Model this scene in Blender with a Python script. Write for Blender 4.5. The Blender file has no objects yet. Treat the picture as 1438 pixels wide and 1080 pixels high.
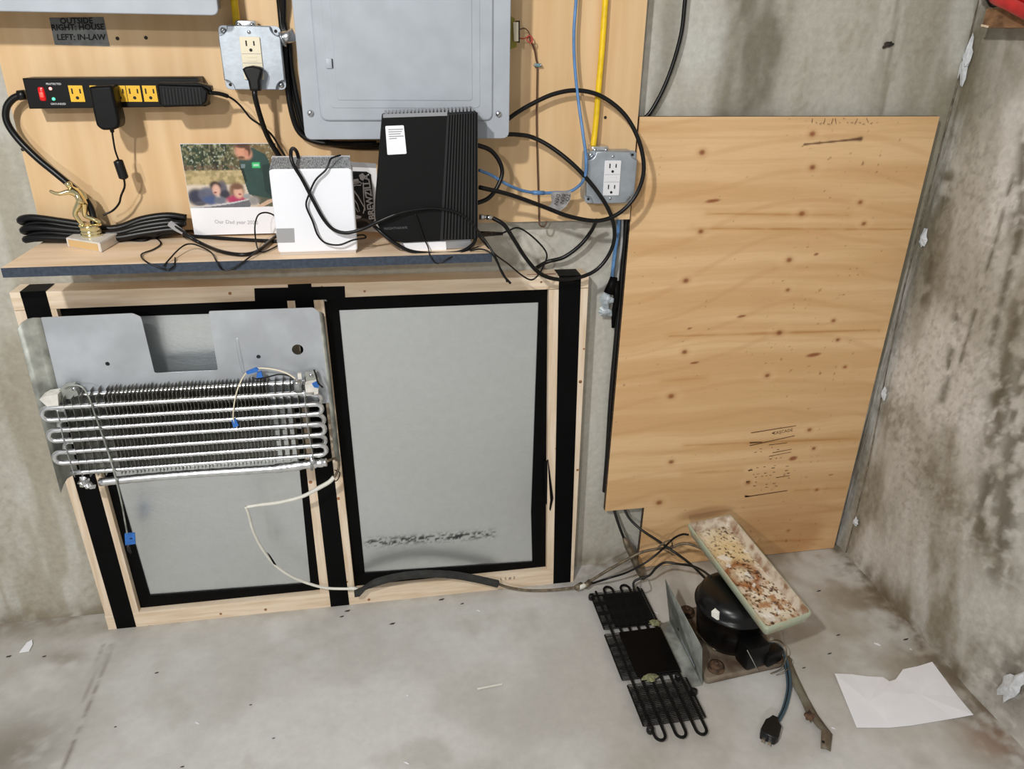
import bpy, bmesh, math, random
import numpy as np
from mathutils import Vector, Matrix

random.seed(7)
rng = np.random.default_rng(7)
scene = bpy.context.scene
COL = scene.collection

# ------------------------------------------------------------------ camera
D = 1.55                      # distance of the camera from the back wall (m)
FPX = 1067.0                  # focal length in pixels of the 1438 px wide frame
YAW, PITCH, ROLL = 0.17935, 0.43569, 0.017353
_cy, _sy, _cp, _sp = math.cos(YAW), math.sin(YAW), math.cos(PITCH), math.sin(PITCH)
FWD = Vector((_sy * _cp, _cy * _cp, -_sp))
_r0 = Vector((_cy, -_sy, 0)); _u0 = _r0.cross(FWD)
RGT = _r0 * math.cos(ROLL) + _u0 * math.sin(ROLL)
UPV = -_r0 * math.sin(ROLL) + _u0 * math.cos(ROLL)
CAM = Vector((0, -D, 0.82 * D))
cam_d = bpy.data.cameras.new('camera'); cam = bpy.data.objects.new('camera', cam_d); COL.objects.link(cam)
cam_d.sensor_fit = 'HORIZONTAL'; cam_d.sensor_width = 36.0; cam_d.lens = 36.0 * FPX / 1438.0
cam_d.clip_start = 0.02
cam.matrix_world = Matrix(((RGT.x, UPV.x, -FWD.x, CAM.x), (RGT.y, UPV.y, -FWD.y, CAM.y), (RGT.z, UPV.z, -FWD.z, CAM.z), (0, 0, 0, 1)))
scene.camera = cam

# ------------------------------------------------------------------ light
world = bpy.data.worlds.new('basement_air'); scene.world = world; world.use_nodes = True
bg = world.node_tree.nodes['Background']; bg.inputs[0].default_value = (0.97, 0.98, 1.0, 1); bg.inputs[1].default_value = 0.33

def bulb(name, loc, watts, col, radius):
    l = bpy.data.lights.new(name, 'POINT'); l.energy = watts; l.color = col; l.shadow_soft_size = radius
    o = bpy.data.objects.new(name, l); o.location = loc; COL.objects.link(o)
    return o
bulb('ceiling_bulb', (-0.74, -1.85, 2.12), 120, (1.0, 0.985, 0.955), 0.045)
bulb('ceiling_bulb_far', (-1.5, -4.7, 2.35), 175, (1.0, 0.985, 0.95), 0.06)

vs = scene.view_settings
vs.view_transform = 'Standard'; vs.look = 'None'; vs.gamma = 1.0; vs.use_curve_mapping = False; vs.exposure = 0.0

# ------------------------------------------------------------------ helpers
def ray(x, y): return FWD + RGT * ((x - 719) / FPX) - UPV * ((y - 540) / FPX)
def P(x, y, Y=0.0):            # point seen at (x, y) on the plane parallel to the back wall at depth Y
    d = ray(x, y); return CAM + d * ((Y - CAM.y) / d.y)
def F(x, y, z=0.0):            # point seen at (x, y) at height z
    d = ray(x, y); return CAM + d * ((z - CAM.z) / d.z)
def RW(x, y, X):               # point seen at (x, y) on the plane x = X
    d = ray(x, y); return CAM + d * ((X - CAM.x) / d.x)

def lin(c):
    o = []
    for v in c[:3]:
        v = v / 255.0
        o.append(v / 12.92 if v <= 0.04045 else ((v + 0.055) / 1.055) ** 2.4)
    return (o[0], o[1], o[2], 1.0)

MATS = {}
def pbr(name, c, rough=0.6, metal=0.0, var=0.0, scale=30.0, stretch=(1, 1, 1), c2=None, bump=0.0, bscale=200.0, bstretch=(1, 1, 1), spec=0.5, emit=None, estr=0.0, coat=0.0, lo=0.35, hi=0.65, detail=5.0):
    m = bpy.data.materials.new(name); m.use_nodes = True; nt = m.node_tree; b = nt.nodes['Principled BSDF']
    b.inputs['Base Color'].default_value = lin(c); b.inputs['Roughness'].default_value = rough; b.inputs['Metallic'].default_value = metal
    b.inputs['Specular IOR Level'].default_value = spec; b.inputs['Coat Weight'].default_value = coat
    tc = nt.nodes.new('ShaderNodeTexCoord')
    mp = nt.nodes.new('ShaderNodeMapping'); mp.inputs['Scale'].default_value = stretch; nt.links.new(tc.outputs['Object'], mp.inputs[0])
    nz = nt.nodes.new('ShaderNodeTexNoise'); nz.inputs['Scale'].default_value = scale; nz.inputs['Detail'].default_value = detail; nt.links.new(mp.outputs[0], nz.inputs[0])
    rp = nt.nodes.new('ShaderNodeValToRGB'); rp.color_ramp.elements[0].position = lo; rp.color_ramp.elements[1].position = hi
    if c2 is None:
        a = tuple(max(0, v * (1 - var)) for v in c); d = tuple(min(255, v * (1 + var)) for v in c)
    else: a, d = c, c2
    rp.color_ramp.elements[0].color = lin(a); rp.color_ramp.elements[1].color = lin(d)
    nt.links.new(nz.outputs[0], rp.inputs[0]); nt.links.new(rp.outputs[0], b.inputs['Base Color'])
    if bump:
        m2 = nt.nodes.new('ShaderNodeMapping'); m2.inputs['Scale'].default_value = bstretch; nt.links.new(tc.outputs['Object'], m2.inputs[0])
        n2 = nt.nodes.new('ShaderNodeTexNoise'); n2.inputs['Scale'].default_value = bscale; n2.inputs['Detail'].default_value = 4; nt.links.new(m2.outputs[0], n2.inputs[0])
        bp = nt.nodes.new('ShaderNodeBump'); bp.inputs['Strength'].default_value = bump; bp.inputs['Distance'].default_value = 0.002
        nt.links.new(n2.outputs[0], bp.inputs['Height']); nt.links.new(bp.outputs[0], b.inputs['Normal'])
    if emit:
        b.inputs['Emission Color'].default_value = lin(emit); b.inputs['Emission Strength'].default_value = estr
    MATS[name] = m
    return m

def attr_mat(name, rough=0.7, metal=0.0, fine=0.06, fscale=120.0, fstretch=(1, 1, 1), bump=0.0, bscale=150.0, spec=0.4):
    """colour read from the mesh attribute 'tint', with fine procedural grain on top"""
    m = bpy.data.materials.new(name); m.use_nodes = True; nt = m.node_tree; b = nt.nodes['Principled BSDF']
    at = nt.nodes.new('ShaderNodeAttribute'); at.attribute_name = 'tint'
    tc = nt.nodes.new('ShaderNodeTexCoord'); mp = nt.nodes.new('ShaderNodeMapping'); mp.inputs['Scale'].default_value = fstretch
    nt.links.new(tc.outputs['Object'], mp.inputs[0])
    nz = nt.nodes.new('ShaderNodeTexNoise'); nz.inputs['Scale'].default_value = fscale; nz.inputs['Detail'].default_value = 10; nz.inputs['Roughness'].default_value = 0.65; nt.links.new(mp.outputs[0], nz.inputs[0])
    mr = nt.nodes.new('ShaderNodeMapRange'); mr.inputs['From Min'].default_value = 0.3; mr.inputs['From Max'].default_value = 0.7
    mr.inputs['To Min'].default_value = 1 - fine; mr.inputs['To Max'].default_value = 1 + fine; nt.links.new(nz.outputs[0], mr.inputs[0])
    mx = nt.nodes.new('ShaderNodeVectorMath'); mx.operation = 'SCALE'; nt.links.new(at.outputs['Color'], mx.inputs[0]); nt.links.new(mr.outputs[0], mx.inputs['Scale'])
    nt.links.new(mx.outputs[0], b.inputs['Base Color'])
    b.inputs['Roughness'].default_value = rough; b.inputs['Metallic'].default_value = metal; b.inputs['Specular IOR Level'].default_value = spec
    if bump:
        n2 = nt.nodes.new('ShaderNodeTexNoise'); n2.inputs['Scale'].default_value = bscale; n2.inputs['Detail'].default_value = 6; nt.links.new(mp.outputs[0], n2.inputs[0])
        bp = nt.nodes.new('ShaderNodeBump'); bp.inputs['Strength'].default_value = bump; bp.inputs['Distance'].default_value = 0.002
        nt.links.new(n2.outputs[0], bp.inputs['Height']); nt.links.new(bp.outputs[0], b.inputs['Normal'])
    MATS[name] = m
    return m

def make_mesh(name, vf, smooth=False):
    me = bpy.data.meshes.new(name); V = []; Fc = []
    for v, f in vf:
        n = len(V); V.extend([tuple(p) for p in v]); Fc.extend([tuple(i + n for i in q) for q in f])
    me.from_pydata(V, [], Fc); me.validate(); me.update()
    if smooth: me.polygons.foreach_set('use_smooth', [True] * len(me.polygons))
    return me

def obj(name, geo, mat, parent=None, smooth=False, kind=None):
    me = geo if isinstance(geo, bpy.types.Mesh) else make_mesh(name, geo if isinstance(geo, list) else [geo], smooth)
    if smooth: me.polygons.foreach_set('use_smooth', [True] * len(me.polygons))
    if mat is not None and len(me.materials) == 0: me.materials.append(MATS[mat] if isinstance(mat, str) else mat)
    o = bpy.data.objects.new(name, me); COL.objects.link(o)
    if parent is not None:
        o.parent = parent
        root = Matrix.Identity(4); p = parent
        loc = Vector(p.get('_loc', (0, 0, 0)))
        o.matrix_parent_inverse = Matrix.Translation(-loc)
    if kind: o['kind'] = kind
    return o

def thing(name, label, cat, loc=(0, 0, 0), group=None):
    o = bpy.data.objects.new(name, None); COL.objects.link(o); o.empty_display_size = 0.05
    o.location = loc; o['_loc'] = tuple(loc); o['label'] = label; o['category'] = cat
    if group: o['group'] = group
    return o
def tag(o, label, cat, group=None):
    o['label'] = label; o['category'] = cat
    if group: o['group'] = group
    return o
def struct(o): o['kind'] = 'structure'; return o

def box(a, b):
    x0, x1 = sorted((a[0], b[0])); y0, y1 = sorted((a[1], b[1])); z0, z1 = sorted((a[2], b[2]))
    v = [(x0, y0, z0), (x1, y0, z0), (x1, y1, z0), (x0, y1, z0), (x0, y0, z1), (x1, y0, z1), (x1, y1, z1), (x0, y1, z1)]
    f = [(0, 3, 2, 1), (4, 5, 6, 7), (0, 1, 5, 4), (1, 2, 6, 5), (2, 3, 7, 6), (3, 0, 4, 7)]
    return v, f
def bm_mesh(name, bm, smooth=False):
    me = bpy.data.meshes.new(name); bm.to_mesh(me); bm.free()
    if smooth: me.polygons.foreach_set('use_smooth', [True] * len(me.polygons))
    return me
def rbox(name, size, r, M, segs=2, smooth=True):
    """bevelled box of given size placed by matrix M (centre)"""
    bm = bmesh.new(); bmesh.ops.create_cube(bm, size=1.0)
    bmesh.ops.scale(bm, vec=size, verts=bm.verts)
    bmesh.ops.bevel(bm, geom=list(bm.edges), offset=r, segments=segs, profile=0.5, affect='EDGES')
    bmesh.ops.transform(bm, matrix=M, verts=bm.verts)
    me = bm_mesh(name, bm)
    if smooth:
        me.polygons.foreach_set('use_smooth', [True] * len(me.polygons)); me.set_sharp_from_angle(angle=math.radians(40))
    return me
def prism(pts, off, taper=None):
    """closed polygon of 3d points extruded by vector off (points listed so the face is the front)"""
    n = len(pts); off = Vector(off); v = [Vector(p) for p in pts] + [Vector(p) + off for p in pts]
    nrm = Vector((0, 0, 0))
    for i in range(n):
        a, b = v[i], v[(i + 1) % n]; nrm += a.cross(b)
    front = tuple(range(n)); back = tuple(range(2 * n - 1, n - 1, -1))
    sides = [(i, i + n, (i + 1) % n + n, (i + 1) % n) for i in range(n)]
    f = [front, back] + sides
    if nrm.dot(off) > 0: f = [tuple(reversed(q)) for q in f]
    return v, f
def prismP(px, Y, t):
    """pixel outline unprojected on the plane at depth Y, extruded back by t"""
    return prism([P(x, y, Y) for x, y in px], (0, t, 0))
def catmull(pts, n=8, closed=False):
    pts = [Vector(p) for p in pts]; out = []; N = len(pts)
    if N < 3 and not closed: return pts
    rng_ = range(N if closed else N - 1)
    for i in rng_:
        p1, p2 = pts[i], pts[(i + 1) % N]
        p0 = pts[i - 1] if (i > 0 or closed) else p1 * 2 - p2
        p3 = pts[(i + 2) % N] if (i + 2 < N or closed) else p2 * 2 - p1
        for k in range(n):
            t = k / n
            out.append(0.5 * ((2 * p1) + (p2 - p0) * t + (2 * p0 - 5 * p1 + 4 * p2 - p3) * t * t + (3 * p1 - p0 - 3 * p2 + p3) * t ** 3))
    if not closed: out.append(pts[-1])
    return out
def tube(pts, r, segs=8, closed=False, cap=True):
    """sweep a circle along points; r a number or one radius per point"""
    pts = [Vector(p) for p in pts]; N = len(pts); V = []; Fc = []
    rad = r if hasattr(r, '__len__') else [r] * N
    T = []
    for i in range(N):
        a = pts[i - 1] if (i > 0 or closed) else pts[i]; b = pts[(i + 1) % N] if (i < N - 1 or closed) else pts[i]
        t = (b - a); T.append(t.normalized() if t.length > 1e-9 else Vector((0, 0, 1)))
    up = Vector((0, 0, 1)) if abs(T[0].z) < 0.9 else Vector((1, 0, 0))
    nrm = (up - T[0] * up.dot(T[0])).normalized()
    for i in range(N):
        if i: 
            nrm = nrm - T[i] * nrm.dot(T[i])
            nrm = nrm.normalized() if nrm.length > 1e-6 else T[i].orthogonal().normalized()
        bn = T[i].cross(nrm)
        for k in range(segs):
            a = 2 * math.pi * k / segs
            V.append(pts[i] + (nrm * math.cos(a) + bn * math.sin(a)) * rad[i])
    last = N if closed else N - 1
    for i in range(last):
        j = (i + 1) % N
        for k in range(segs):
            k2 = (k + 1) % segs
            Fc.append((i * segs + k, i * segs + k2, j * segs + k2, j * segs + k))
    if cap and not closed:
        Fc.append(tuple(reversed(range(segs)))); Fc.append(tuple((N - 1) * segs + k for k in range(segs)))
    return V, Fc
def cable(name, pts, r, mat, parent=None, n=8, segs=8, smooth=True):
    return obj(name, [tube(catmull(pts, n), r, segs)], mat, parent, smooth)
def lathe(prof, centre, segs=24, axis=None):
    """prof: list of (radius, height) from bottom to top, about +Z through centre"""
    V = []; Fc = []; c = Vector(centre); R = Matrix.Identity(3)
    if axis is not None: R = Vector((0, 0, 1)).rotation_difference(Vector(axis)).to_matrix()
    for r, h in prof:
        for k in range(segs):
            a = 2 * math.pi * k / segs; V.append(c + R @ Vector((r * math.cos(a), r * math.sin(a), h)))
    n = len(prof)
    for i in range(n - 1):
        for k in range(segs):
            k2 = (k + 1) % segs; Fc.append((i * segs + k, i * segs + k2, (i + 1) * segs + k2, (i + 1) * segs + k))
    Fc.append(tuple(reversed(range(segs)))); Fc.append(tuple((n - 1) * segs + k for k in range(segs)))
    return V, Fc
def curve_mesh(cu, M):
    o = bpy.data.objects.new('tmp', cu); COL.objects.link(o)
    dg = bpy.context.evaluated_depsgraph_get(); me = bpy.data.meshes.new_from_object(o.evaluated_get(dg))
    bpy.data.objects.remove(o); bpy.data.curves.remove(cu)
    me.transform(M); me.materials.clear()
    return me
def rpoly(pts, r, n=4):
    """round the corners of a 2d polygon; r one radius or one per corner"""
    out = []; N = len(pts)
    for i in range(N):
        p = Vector(pts[i]); a = Vector(pts[i - 1]); b = Vector(pts[(i + 1) % N]); rr = r[i] if hasattr(r, '__len__') else r
        if rr <= 0: out.append(tuple(p)); continue
        p0 = p + (a - p).normalized() * rr; p1 = p + (b - p).normalized() * rr
        for k in range(n + 1):
            t = k / n; q = p0 * (1 - t) ** 2 + p * 2 * t * (1 - t) + p1 * t * t; out.append(tuple(q))
    return out
def circle2(cx, cy, r, n=16): return [(cx + r * math.cos(2 * math.pi * k / n), cy + r * math.sin(2 * math.pi * k / n)) for k in range(n)]
def plate(outline, holes, thick, bevel, M):
    """flat plate with holes; local u, v, w = thickness towards +w, w from 0 to thick"""
    cu = bpy.data.curves.new('c', 'CURVE'); cu.dimensions = '2D'; cu.fill_mode = 'BOTH'
    for loop in [outline] + list(holes):
        s = cu.splines.new('POLY'); s.points.add(len(loop) - 1); s.use_cyclic_u = True
        for q, p in zip(s.points, loop): q.co = (p[0], p[1], 0, 1)
    cu.extrude = max(1e-5, thick / 2 - bevel); cu.bevel_depth = bevel; cu.bevel_resolution = 1; cu.offset = -bevel
    return curve_mesh(cu, M @ Matrix.Translation((0, 0, thick / 2)))
def wallM(x, y, z): # u -> X, v -> Z, w -> towards the camera (-Y)
    return Matrix(((1, 0, 0, x), (0, 0, -1, y), (0, 1, 0, z), (0, 0, 0, 1)))
def basisM(o, u, v, w):
    o, u, v, w = Vector(o), Vector(u), Vector(v), Vector(w)
    return Matrix(((u.x, v.x, w.x, o.x), (u.y, v.y, w.y, o.y), (u.z, v.z, w.z, o.z), (0, 0, 0, 1)))
def plateP(px, Y, thick, bevel=0.0, r=0.0, holes=()):
    """plate with its FRONT at depth Y, outline from pixels; thick goes back towards the wall"""
    pts = [P(x, y, Y) for x, y in px]; o = [(p.x, p.z) for p in pts]
    hs = []
    for hx, hy, hr in holes:
        c = P(hx, hy, Y); hs.append(circle2(c.x, c.z, hr))
    return plate(rpoly(o, r) if r else o, hs, thick, bevel, wallM(0, Y + thick, 0))
def text(s, size, M, thick=0.0, align='CENTER', shear=0.0, spacing=1.0, bold=0.0):
    cu = bpy.data.curves.new('t', 'FONT'); cu.body = s; cu.size = size; cu.align_x = align; cu.align_y = 'CENTER'; cu.extrude = thick; cu.resolution_u = 2
    cu.shear = shear; cu.space_character = spacing; cu.offset = bold
    return curve_mesh(cu, M)
def frameP(cx, cy, ux, uy, Y, w=0.0003):
    """matrix at pixel (cx, cy) on depth Y whose u axis heads for pixel (ux, uy)"""
    a = P(cx, cy, Y); b = P(ux, uy, Y); u = (b - a).normalized(); v = Vector((-u.z, 0, u.x))
    return basisM(a + Vector((0, -w, 0)), u, v, (0, -1, 0))
def disc(c, r, nrm=(0, -1, 0), n=12, h=0.0006):
    return lathe([(r, 0), (r, h)], c, n, nrm)
def screw(name, c, r, nrm, parent, mat='zinc', h=0.002):
    n = Vector(nrm).normalized()
    o = obj(name, [lathe([(r, 0), (r, h * 0.5), (r * 0.75, h), (0.0002, h * 1.1)], c, 12, n)], mat, parent, True)
    u = n.orthogonal().normalized(); w = n.cross(u); cc = Vector(c) + n * h * 1.12
    obj('screw_slot', [prism([cc + u * r * .7 + w * r * .12, cc - u * r * .7 + w * r * .12, cc - u * r * .7 - w * r * .12, cc + u * r * .7 - w * r * .12], n * 0.0002)], 'slot_dark', o)
    return o

def vnoise(x, y, seed):
    g = np.random.default_rng(seed).random((64, 64)); xi = np.floor(x).astype(int); yi = np.floor(y).astype(int)
    fx = x - xi; fy = y - yi; fx = fx * fx * (3 - 2 * fx); fy = fy * fy * (3 - 2 * fy)
    a = g[xi % 64, yi % 64]; b = g[(xi + 1) % 64, yi % 64]; c = g[xi % 64, (yi + 1) % 64]; d = g[(xi + 1) % 64, (yi + 1) % 64]
    return (a * (1 - fx) + b * fx) * (1 - fy) + (c * (1 - fx) + d * fx) * fy
def fbm(x, y, oct=4, seed=1):
    s = 0; a = 0.5; t = 0
    for k in range(oct):
        s = s + a * vnoise(x * 2 ** k + 7.3 * k, y * 2 ** k + 3.1 * k, seed + k); t += a; a *= 0.5
    return s / t
def sstep(a, b, x): t = np.clip((x - a) / (b - a), 0, 1); return t * t * (3 - 2 * t)
def grid_surface(name, nu, nv, pos, tint, mat, parent=None):
    """grid of nu x nv cells; pos(u, v) -> (n, 3), tint(pos, u, v) -> (n, 3) linear colour"""
    u, v = np.meshgrid(np.linspace(0, 1, nu + 1), np.linspace(0, 1, nv + 1), indexing='ij'); u = u.ravel(); v = v.ravel()
    co = pos(u, v); i, j = np.meshgrid(np.arange(nu), np.arange(nv), indexing='ij'); i = i.ravel(); j = j.ravel(); w = nv + 1
    fc = np.stack([i * w + j, (i + 1) * w + j, (i + 1) * w + j + 1, i * w + j + 1], 1)
    me = bpy.data.meshes.new(name); me.from_pydata(co.tolist(), [], fc.tolist())
    cl = np.ones((len(u), 4), np.float32); cl[:, :3] = tint(co, u, v)
    at = me.color_attributes.new('tint', 'FLOAT_COLOR', 'POINT'); at.data.foreach_set('color', cl.ravel())
    me.update()
    return obj(name, me, mat, parent)
def L3(c): return np.array(lin(c)[:3])
def mixc(a, b, t): return a * (1 - t[:, None]) + b * t[:, None]
def segd(px, pz, a, b):
    ax, az = a; bx, bz = b; dx, dz = bx - ax, bz - az; t = np.clip(((px - ax) * dx + (pz - az) * dz) / (dx * dx + dz * dz + 1e-12), 0, 1)
    return np.hypot(px - ax - t * dx, pz - az - t * dz), t

# ------------------------------------------------------------------ materials
pbr('black_plastic', (8, 8, 9), 0.42, var=0.15, scale=60, spec=.25)
pbr('black_rubber', (10, 10, 11), 0.38, var=0.2, scale=40, spec=0.45)
pbr('black_cord', (9, 9, 10), 0.36, var=0.2, scale=50, spec=.35)
pbr('black_tape', (5, 5, 6), 0.5, var=0.25, scale=25, bump=0.15, bscale=60, spec=0.1)
pbr('black_enamel', (6, 6, 7), 0.3, var=0.3, scale=30, bump=0.06, bscale=90, spec=.4)
pbr('slot_dark', (18, 14, 12), 0.7)
pbr('zinc', (205, 208, 212), 0.28, 1.0, var=0.08, scale=60)
pbr('galvanized', (178, 186, 194), 0.45, .75, var=0.04, scale=50, bump=0.08, bscale=120)
pbr('steel_plate', (194, 199, 205), 0.5, 0.55, var=0.05, scale=14, bump=0.03, bscale=80)
pbr('dull_steel', (160, 163, 156), 0.5, 0.35, var=0.18, scale=25, bump=0.1, bscale=60)
pbr('aluminium', (228, 230, 232), 0.27, 1.0, var=0.05, scale=60)
pbr('fin_metal', (150, 148, 140), 0.42, 0.9, var=0.25, scale=80)
pbr('copper_dull', (112, 100, 82), 0.5, 0.4, var=0.2, scale=80)
pbr('brass', (200, 160, 90), 0.3, 1.0, var=0.1)
pbr('panel_grey', (170, 176, 184), 0.45, 0.0, var=0.025, scale=20, bump=0.04, bscale=300)
pbr('panel_gap', (28, 28, 30), 0.7)
pbr('ivory', (232, 222, 196), 0.4)
pbr('white_device', (226, 226, 230), 0.4)
pbr('white_plastic', (240, 242, 248), 0.35)
pbr('white_foam', (225, 222, 214), 0.8, var=0.05, scale=60, bump=0.2, bscale=200)
pbr('vent_grey', (128, 128, 128), 0.6, var=0.3, scale=300)
pbr('label_grey', (160, 160, 162), 0.5)
pbr('silver_plastic', (168, 170, 174), 0.35, 0.5)
pbr('paper', (244, 245, 250), 0.75, var=0.01, scale=20)
pbr('print_grey', (150, 150, 152), 0.7)
pbr('print_black', (22, 22, 24), 0.6)
pbr('print_white', (235, 235, 236), 0.6)
pbr('logo_grey', (96, 96, 98), 0.5)
pbr('yellow_outlet', (236, 186, 48), 0.4)
pbr('yellow_cable', (236, 196, 22), 0.4, var=0.05, scale=60)
pbr('yellow_tape', (150, 140, 50), 0.5)
pbr('blue_cable', (88, 132, 182), 0.4, var=0.06, scale=60)
pbr('blue_tape', (48, 112, 196), 0.6, var=0.1, scale=60)
pbr('duct_tape', (112, 113, 112), 0.5, 0.15, var=0.12, scale=60, bump=0.1, bscale=90)
pbr('tag_tape', (138, 136, 136), 0.5, 0.1, var=0.12, scale=80, bump=0.1, bscale=90)
pbr('ink', (20, 18, 18), 0.7)
pbr('stamp_ink', (88, 58, 34), 0.8, var=0.3, scale=200)
pbr('red_led', (255, 40, 30), 0.4, emit=(255, 60, 50), estr=3.0)
pbr('red_rocker', (170, 14, 14), 0.25, emit=(255, 30, 30), estr=0.3)
pbr('pink_led', (255, 170, 160), 0.4, emit=(255, 170, 165), estr=1.2)
pbr('green_led', (90, 230, 170), 0.4, emit=(90, 240, 180), estr=1.2)
pbr('pine', (238, 220, 196), 0.6, c2=(220, 196, 166), scale=26, stretch=(0.35, 1, 5), bump=0.05, bscale=80)
pbr('pine_upright', (236, 218, 196), 0.6, c2=(218, 194, 164), scale=26, stretch=(5, 1, 0.35), bump=0.05, bscale=80)
pbr('pine_knot', (150, 104, 66), 0.6, var=0.25, scale=300)
pbr('pale_ply', (228, 196, 152), 0.55, c2=(212, 174, 126), scale=9, stretch=(4, 1, 0.28), lo=0.3, hi=0.75, bump=0.03, bscale=60)
pbr('shelf_wood', (248, 222, 192), 0.55, c2=(230, 198, 160), scale=14, stretch=(0.4, 3, 1), bump=0.03, bscale=60)
pbr('shelf_paint', (50, 60, 74), 0.6, var=0.14, scale=160, bump=0.1, bscale=300)
pbr('ply_edge', (70, 56, 42), 0.8, var=0.35, scale=60, stretch=(1, 1, 6))
pbr('gold', (236, 222, 172), 0.15, 1.0)
pbr('marble', (214, 210, 204), 0.3, var=0.06, scale=30)
pbr('plaque', (226, 194, 140), 0.4, 0.3)
pbr('grille_black', (11, 10, 9), 0.65, var=0.3, scale=40, spec=.2)
pbr('rusty_base', (128, 116, 100), 0.75, c2=(84, 64, 48), scale=22, bump=0.3, bscale=60)
pbr('rust', (84, 62, 46), 0.8, var=0.3, scale=60, bump=0.3, bscale=100)
pbr('strip_metal', (140, 136, 120), 0.65, 0.3, c2=(96, 78, 60), scale=22, bump=0.3, bscale=70)
pbr('foam_tube', (44, 44, 42), 0.85, var=0.2, scale=50, bump=0.3, bscale=120)
pbr('white_hose', (226, 224, 214), 0.45, var=0.03, scale=30)
pbr('red_hose', (196, 40, 40), 0.35, var=0.1, scale=20)
pbr('osb', (150, 112, 78), 0.8, c2=(104, 74, 50), scale=40, stretch=(1, 1, 2), bump=0.3, bscale=60)
pbr('clear_plastic', (172, 182, 188), 0.25, var=0.12, scale=40, bump=0.4, bscale=60)
pbr('patch_plaster', (204, 207, 210), 0.8, var=0.06, scale=80, bump=0.4, bscale=120)
pbr('crack', (112, 102, 88), 0.9, var=0.25, scale=60)
pbr('debris_dark', (48, 42, 36), 0.9, var=0.3, scale=80)
pbr('wire_brown', (92, 62, 44), 0.5)
pbr('wire_red', (190, 70, 60), 0.5)
pbr('wire_teal', (60, 84, 96), 0.45)
attr_mat('concrete', 0.85, fine=0.13, fscale=70, bump=0.25, bscale=140, spec=0.25)
attr_mat('concrete_floor', 0.7, fine=0.06, fscale=45, bump=0.08, bscale=180, spec=0.3)
attr_mat('fir_ply', 0.62, fine=0.04, fscale=60, fstretch=(0.35, 1, 5), spec=0.3)
attr_mat('photo_print', 0.35, fine=0.0, spec=0.4)
attr_mat('tray_enamel', 0.4, fine=0.1, fscale=150, bump=0.2, bscale=150)

# ------------------------------------------------------------------ the setting
X_LEFT, Z_TOP = -1.9, 2.1
XB, XT = 1.197, 1.239                 # right wall leans a little: x at the floor, x at z = 1.34
def xr(z): return XB + (XT - XB) * z / 1.34

def wall_back_tint(co, u, v):
    x, z = co[:, 0], co[:, 2]
    n1 = fbm(x * 3.1 + 5, z * 1.1, 5, 11); n2 = fbm(x * 14, z * 3, 4, 23); n3 = fbm(x * 40, z * 26, 4, 31)
    c = mixc(L3((194, 192, 182)), L3((176, 172, 160)), sstep(0.40, 0.70, n1 * 0.6 + n2 * 0.4))
    c = mixc(c, L3((200, 200, 194)), 0.7 * sstep(0.55, 0.75, fbm(x * 6 + 3, z * 4, 4, 41)))
    a0 = P(1030, 60); a1 = P(1113, 60)       # dark damp band beside the plywood
    band = sstep(a0.x - .05, a0.x + .01, x) * (1 - sstep(a1.x - .04, a1.x + .02, x)) * sstep(0.9, 1.1, z)
    c = mixc(c, L3((116, 112, 96)), np.clip(band * (0.75 + 1.6 * (fbm(x * 30, z * 12, 4, 61) - 0.45)), 0, 0.9))
    d2 = sstep(P(915, 60).x, P(930, 60).x, x) * (1 - sstep(P(945, 60).x, P(962, 60).x, x)) * sstep(1.03, 1.12, z) * (1 - sstep(1.3, 1.36, z))
    c = mixc(c, L3((128, 124, 108)), 0.55 * d2 * sstep(0.3, 0.6, n2))
    s, _ = segd(x, z, (P(1262, 0).x, P(1262, 0).z), (P(1238, 160).x, P(1238, 160).z))
    c = mixc(c, L3((122, 116, 98)), 0.65 * np.exp(-(s / 0.006) ** 2)); c = mixc(c, L3((150, 146, 130)), 0.5 * np.exp(-(s / 0.05) ** 2) * (n2 > 0.45))
    corner = np.exp(-((x - (XB + .03)) / 0.10) ** 2)                          # darker, patchy tone towards the corner
    c = mixc(c, L3((124, 117, 92)), 0.6 * corner * sstep(0.35, 0.6, n2 + 0.2 * n3))
    q = P(830, 335); c = mixc(c, L3((116, 104, 86)), 0.55 * np.exp(-(((x - q.x) / .05) ** 2 + ((z - q.z) / .03) ** 2)) * sstep(.35, .6, n3))
    foot = np.exp(-(z / 0.035) ** 2)                                          # dirt along the foot of the wall
    c = mixc(c, L3((112, 98, 78)), 0.75 * foot * sstep(0.38, 0.6, n3 * 0.6 + n2 * 0.4))
    left = 1 - sstep(-0.72, -0.55, x); c = mixc(c, L3((146, 134, 112)), 0.5 * left * sstep(0.5, 0.62, fbm(x * 18 + 9, z * 2.2, 4, 51)))
    c = mixc(c, L3((140, 126, 104)), 0.3 * sstep(0.5, 0.75, fbm(x * 110, z * 90, 3, 37)) * sstep(.5, .65, n2))
    return c
wb = struct(grid_surface('wall_back', 400, 270, lambda u, v: np.stack([X_LEFT + (1.32 - X_LEFT) * u, 0.004 * (fbm(u * 30, v * 12, 3, 77) - 0.5), Z_TOP * v], 1), wall_back_tint, 'concrete'))

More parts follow.
